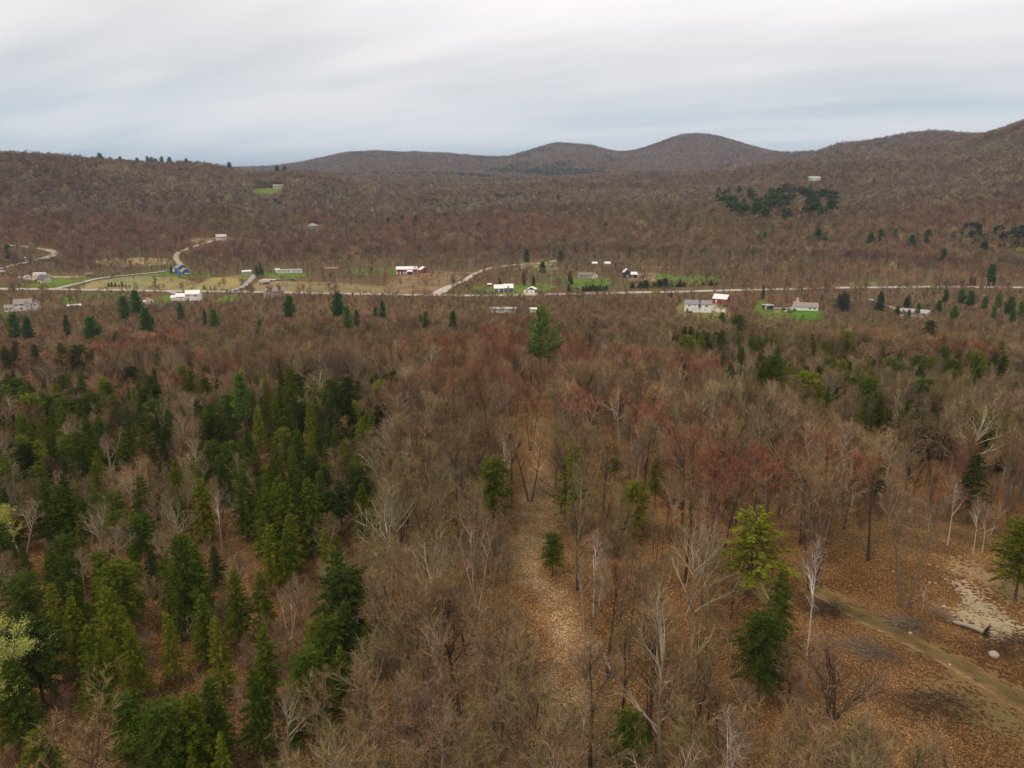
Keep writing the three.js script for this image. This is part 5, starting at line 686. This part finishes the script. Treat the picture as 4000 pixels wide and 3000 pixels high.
for (let r = 44; r < 6200;) {
  const gap = r < 250 ? 3.75 : r < 330 ? 4.1 : r < 600 ? 3.9 : r < 900 ? 5.6 : r < 1500 ? 6.8 : r < 2400 ? 8.6 : 13, n = Math.floor(2 * LIM * r / gap);
  for (let k = 0; k < n; k++) {
    const az = -LIM + (k + 0.5 + (R4() - 0.5) * 0.85) / n * 2 * LIM, rr = r + (R4() - 0.5) * gap * 0.85, x = Math.sin(az) * rr, z = -Math.cos(az) * rr, u = R4(), v = R4();
    let H = rr < 230 ? 11.5 + 5 * u : rr < 340 ? lerp(13, 10, smooth(230, 340, rr)) * (0.8 + 0.4 * u) : rr < 600 ? lerp(10.5, 5, smooth(340, 480, rr)) * (0.65 + 0.7 * u) : rr < 880 ? 5 + 9 * u * u : 11 + 8 * u;
    if (rr > 2400) H = 12 + 9 * u;
    if (hidden(x, z, height(x, z) + H)) continue;
    let share = treeShare(x, z);
    if (rr > 480 && rr < 880) share *= 0.42 + 1.1 * smooth(0.42, 0.62, fbm(x / 38, z / 38, 33, 3));
    else if (rr < 330) share *= 0.5 + 0.5 * smooth(0.3, 0.6, fbm(x / 22, z / 22, 35, 3));
    const left = rr < 330 && inPoly(hazelStand, x, z), rightS = rr < 330 && inPoly(rightStand, x, z); if (left) share *= 1.7;
    if (v > share) continue;
    if (nearRoad(x, z) || taken(x, z, rr < 400 ? 0.9 : 1.5)) continue;
    
    let tall = H; if (hides(x, z, H, H * 0.2)) { tall = H * 0.45; if (hides(x, z, tall, tall * 0.25)) { tall = rr < 300 ? 2.4 : 1.8; if (hides(x, z, tall, 1)) continue; } }
    if (tall < 4.6 || (rr > 340 && rr < 620 && u < 0.4)) { under.push([x, z, rr > 340 ? (2.4 + 2.6 * R4()) * (tall < 2 ? 0.5 : 1) : 1.2 + 1.6 * R4(), tintOf(x, z, rr), rr]); continue; }
    if (left && fbm(x / 16, z / 16, 37, 2) > 0.38 && R4() < 0.66) { greenNear.push([x, z, 5 + 5.6 * R4(), rr]); continue; }
    if (rightS && fbm(x / 14, z / 14, 57, 2) > 0.45 && R4() < 0.45) { greenNear.push([x, z, 8 + 5 * R4(), rr, 1]); continue; }
    if (rr > 950 && fbm(x / 120, z / 120, 39, 3) > (rr > 2500 ? 0.72 : 0.8) && R4() < 0.5) { green.push([x, z, 12 + 5 * u, rr]); continue; }
    if (rr > 2500) { const hg = height(x, z) - CY; if (hg < 32 && fbm(x / 300, z / 300, 40, 3) > 0.53 && R4() < 0.6) { green.push([x, z, 14 + 5 * u, rr]); continue; } }
    const rec = [x, z, tall * (left ? 0.66 : rightS ? 0.85 : 1), tintOf(x, z, rr), rr, R4()];
    (rr < 320 ? near : rr < 1150 ? mid : far).push(rec);
    if (rr < 260 && R4() < (left ? 0.9 : 0.22)) { const a = R4() * 6.28, d = 1.2 + 1.6 * R4(), ux = x + Math.cos(a) * d, uz = z + Math.sin(a) * d; if (treeShare(ux, uz) > 0.2 && !nearRoad(ux, uz)) under.push([ux, uz, 1.2 + 2.6 * R4(), tintOf(ux, uz, rr), rr]); }
  }
  r += gap * 0.92;
}
near.sort((a, b) => a[4] - b[4]); greenNear.sort((a, b) => a[3] - b[3]);
const seen = (x, z, H) => { const y = height(x, z), a = project(x, y + H, z), b = project(x, y, z); return a[0] > -120 && a[0] < 4120 && a[1] < 3000 && b[1] > 0; };
// the nearest leafless trees stand as single trees
const track0 = roadLines[roadLines.length - 1].P, pathPts = polyWorld([[2100, 1800], [2080, 2100], [2150, 2400], [2200, 2700]]);
let singles = 0; const rest = [];
for (const t of near) {
  const [x, z, H, c, rr, w] = t;
  if (singles >= 285 || !seen(x, z, H)) { rest.push(t); continue; }
  singles++;
  const byTrack = track0.some(p => Math.hypot(p.x - x, p.z - z) < 14), byPath = pathPts.some(p => Math.hypot(p[0] - x, p[1] - z) < 16), left = inPoly(hazelStand, x, z);
  const colour = ['grey brown', 'reddish brown', 'tan', 'olive brown', 'red tinged', 'purplish grey'][c];
  const where = byTrack ? 'beside the grassy track in the clearing' : byPath ? 'beside the leaf carpeted woods path' : left ? 'among the hemlocks of the evergreen stand' : 'in the open bare wood around the path and track';
  const m = Math.floor(w * 9.99), b = left ? (w * 7 % 1 < 0.6 ? 2 : 0) : (w * 7 % 1 < 0.5 ? 1 : w * 7 % 1 < 0.8 ? 0 : 2);
  if (w * 13 % 1 < 0.035) plant('birch_tree', `white barked birch ${where}`, `birches ${where}`, BIRCH[m % 2], birchBark, twigMat[5], x, z, H, 18, w * 40, 1);
  else plant('bare_tree', `leafless ${colour} tree ${where}`, `leafless ${colour} trees ${where}`, BARE[m], barkMat[b], twigMat[c], x, z, H, 18, w * 40, 0.9 + 0.35 * (w * 29 % 1));
}
let gs = 0; const restGreen = [];
for (const [x, z, H, rr, rs] of greenNear) { if (gs >= 165 || !seen(x, z, H)) { restGreen.push([x, z, H, rr]); continue; } gs++; const q = Math.floor(RT() * 4); plant('hemlock_tree', `young ${['olive green', 'dark green', 'yellowish green', 'blackish green'][q]} hemlock ${rs ? 'in the bare wood beyond the sandy bank' : 'under the bare trees of the evergreen stand'}`, rs ? 'young hemlocks beyond the sandy bank' : 'young hemlocks of the evergreen stand', HEM[Math.floor(RT() * 6)], coneBark, hemMat[q], x, z, H, 13, RT() * 6.28, 0.95); }
// everything beyond: woods that read as one mass
const M4 = new THREE.Matrix4(), Q4 = new THREE.Quaternion(), UP4 = new THREE.Vector3(0, 1, 0), C4 = new THREE.Color();
const white = vm(1, 1, 1);
function mass(name, label, category, models, list, modelH, colours, barks, wide) {
  const root = new THREE.Group(); root.name = numbered(name); tag(root, label, category, null, 'stuff'); scene.add(root);
  models.forEach((model, mi) => {
    const mine = list.filter((_, i) => i % models.length === mi); if (!mine.length) return;
    for (const which of ['trunk', 'crown']) {
      const im = new THREE.InstancedMesh(model[which], white, mine.length); im.name = which === 'trunk' ? 'trunks' : 'crowns'; im.userData.kind = 'stuff'; im.castShadow = im.receiveShadow = true;
      mine.forEach((t, i) => {
        const h = hash2(Math.round(t[0] * 10), Math.round(t[1] * 10), 5), h2 = hash2(Math.round(t[0] * 10), Math.round(t[1] * 10), 6), s = t[2] / modelH, w = s * wide * (0.75 + 0.6 * h2);
        Q4.setFromAxisAngle(UP4, h * 6.283); M4.compose(new THREE.Vector3(t[0], height(t[0], t[1]) - 0.1, t[1]), Q4, new THREE.Vector3(w, s, w)); im.setMatrixAt(i, M4);
        const c = which === 'trunk' ? barks[Math.floor(h2 * barks.length)] : colours(t, h), k = 0.52 + 0.85 * hash2(Math.round(t[0] * 10), Math.round(t[1] * 10), 8); C4.setRGB(c[0] * k, c[1] * k, c[2] * k); im.setColorAt(i, C4);
      });
      root.add(im);
    }
  });
}
const twigRGB = twigMat.map(m => [m.color.r, m.color.g, m.color.b]), barkRGB = barkMat.map(m => [m.color.r, m.color.g, m.color.b]);
const twigOf = t => twigRGB[t[3]], farTwig = (t, h) => { const g = fbm(t[0] / 180, t[1] / 180, 63, 3); const a = [0.235, 0.182, 0.13], b = [0.21, 0.138, 0.10], e = [0.30, 0.235, 0.16], g2 = fbm(t[0] / 60, t[1] / 60, 65, 2); const c = h < 0.022 ? [0.30, 0.31, 0.10] : h < 0.1 ? [0.25, 0.21, 0.10] : a.map((v, i) => lerp(lerp(v, b[i], smooth(0.35, 0.6, g)), e[i], 0.7 * smooth(0.52, 0.7, g2))); return c; };
mass('bare_wood', 'bare brown wood stretching from the clearing down to the valley scrub', 'wood', BARE, rest, 18, twigOf, barkRGB, 1);
mass('bare_wood', 'bare grey brown trees and copses around the fields and valley houses', 'wood', MID, mid, 18, twigOf, barkRGB, 1.1);
mass('hillside_wood', 'bare brown woods covering the far hills', 'wood', FAR, far, 18, farTwig, [barkRGB[0], barkRGB[1], barkRGB[0]], 1.5);
mass('undergrowth', 'leafless saplings and shrubs under the bare wood by the clearing', 'shrubs', THICKET, under.filter(t => t[4] < 340), 4, twigOf, [barkRGB[0]], 1.1);
mass('undergrowth', 'leafless shrubs and scrub along the fields and below the main road', 'shrubs', SHRUB, under.filter(t => t[4] >= 340), 4, twigOf, [barkRGB[0]], 1.15);
mass('hemlock_wood', 'further hemlocks scattered through the evergreen stand', 'wood', HEM, restGreen, 13, (t, h) => [[0.085, 0.115, 0.010], [0.055, 0.092, 0.010], [0.125, 0.15, 0.014], [0.038, 0.064, 0.010]][Math.floor(h * 3.99)], [barkRGB[1]], 1);
mass('evergreen_wood', 'scattered dark evergreens on the far hills', 'wood', CONFAR, green, 13, () => [0.04, 0.075, 0.03], [barkRGB[1]], 1);
scene.fog = new THREE.FogExp2(0xb4c6e0, 0.00007);
console.log('near', near.length, 'mid', mid.length, 'far', far.length, 'under', under.length, 'green', green.length, greenNear.length, 'rows', NR, NA);
renderer.render(scene, camera);
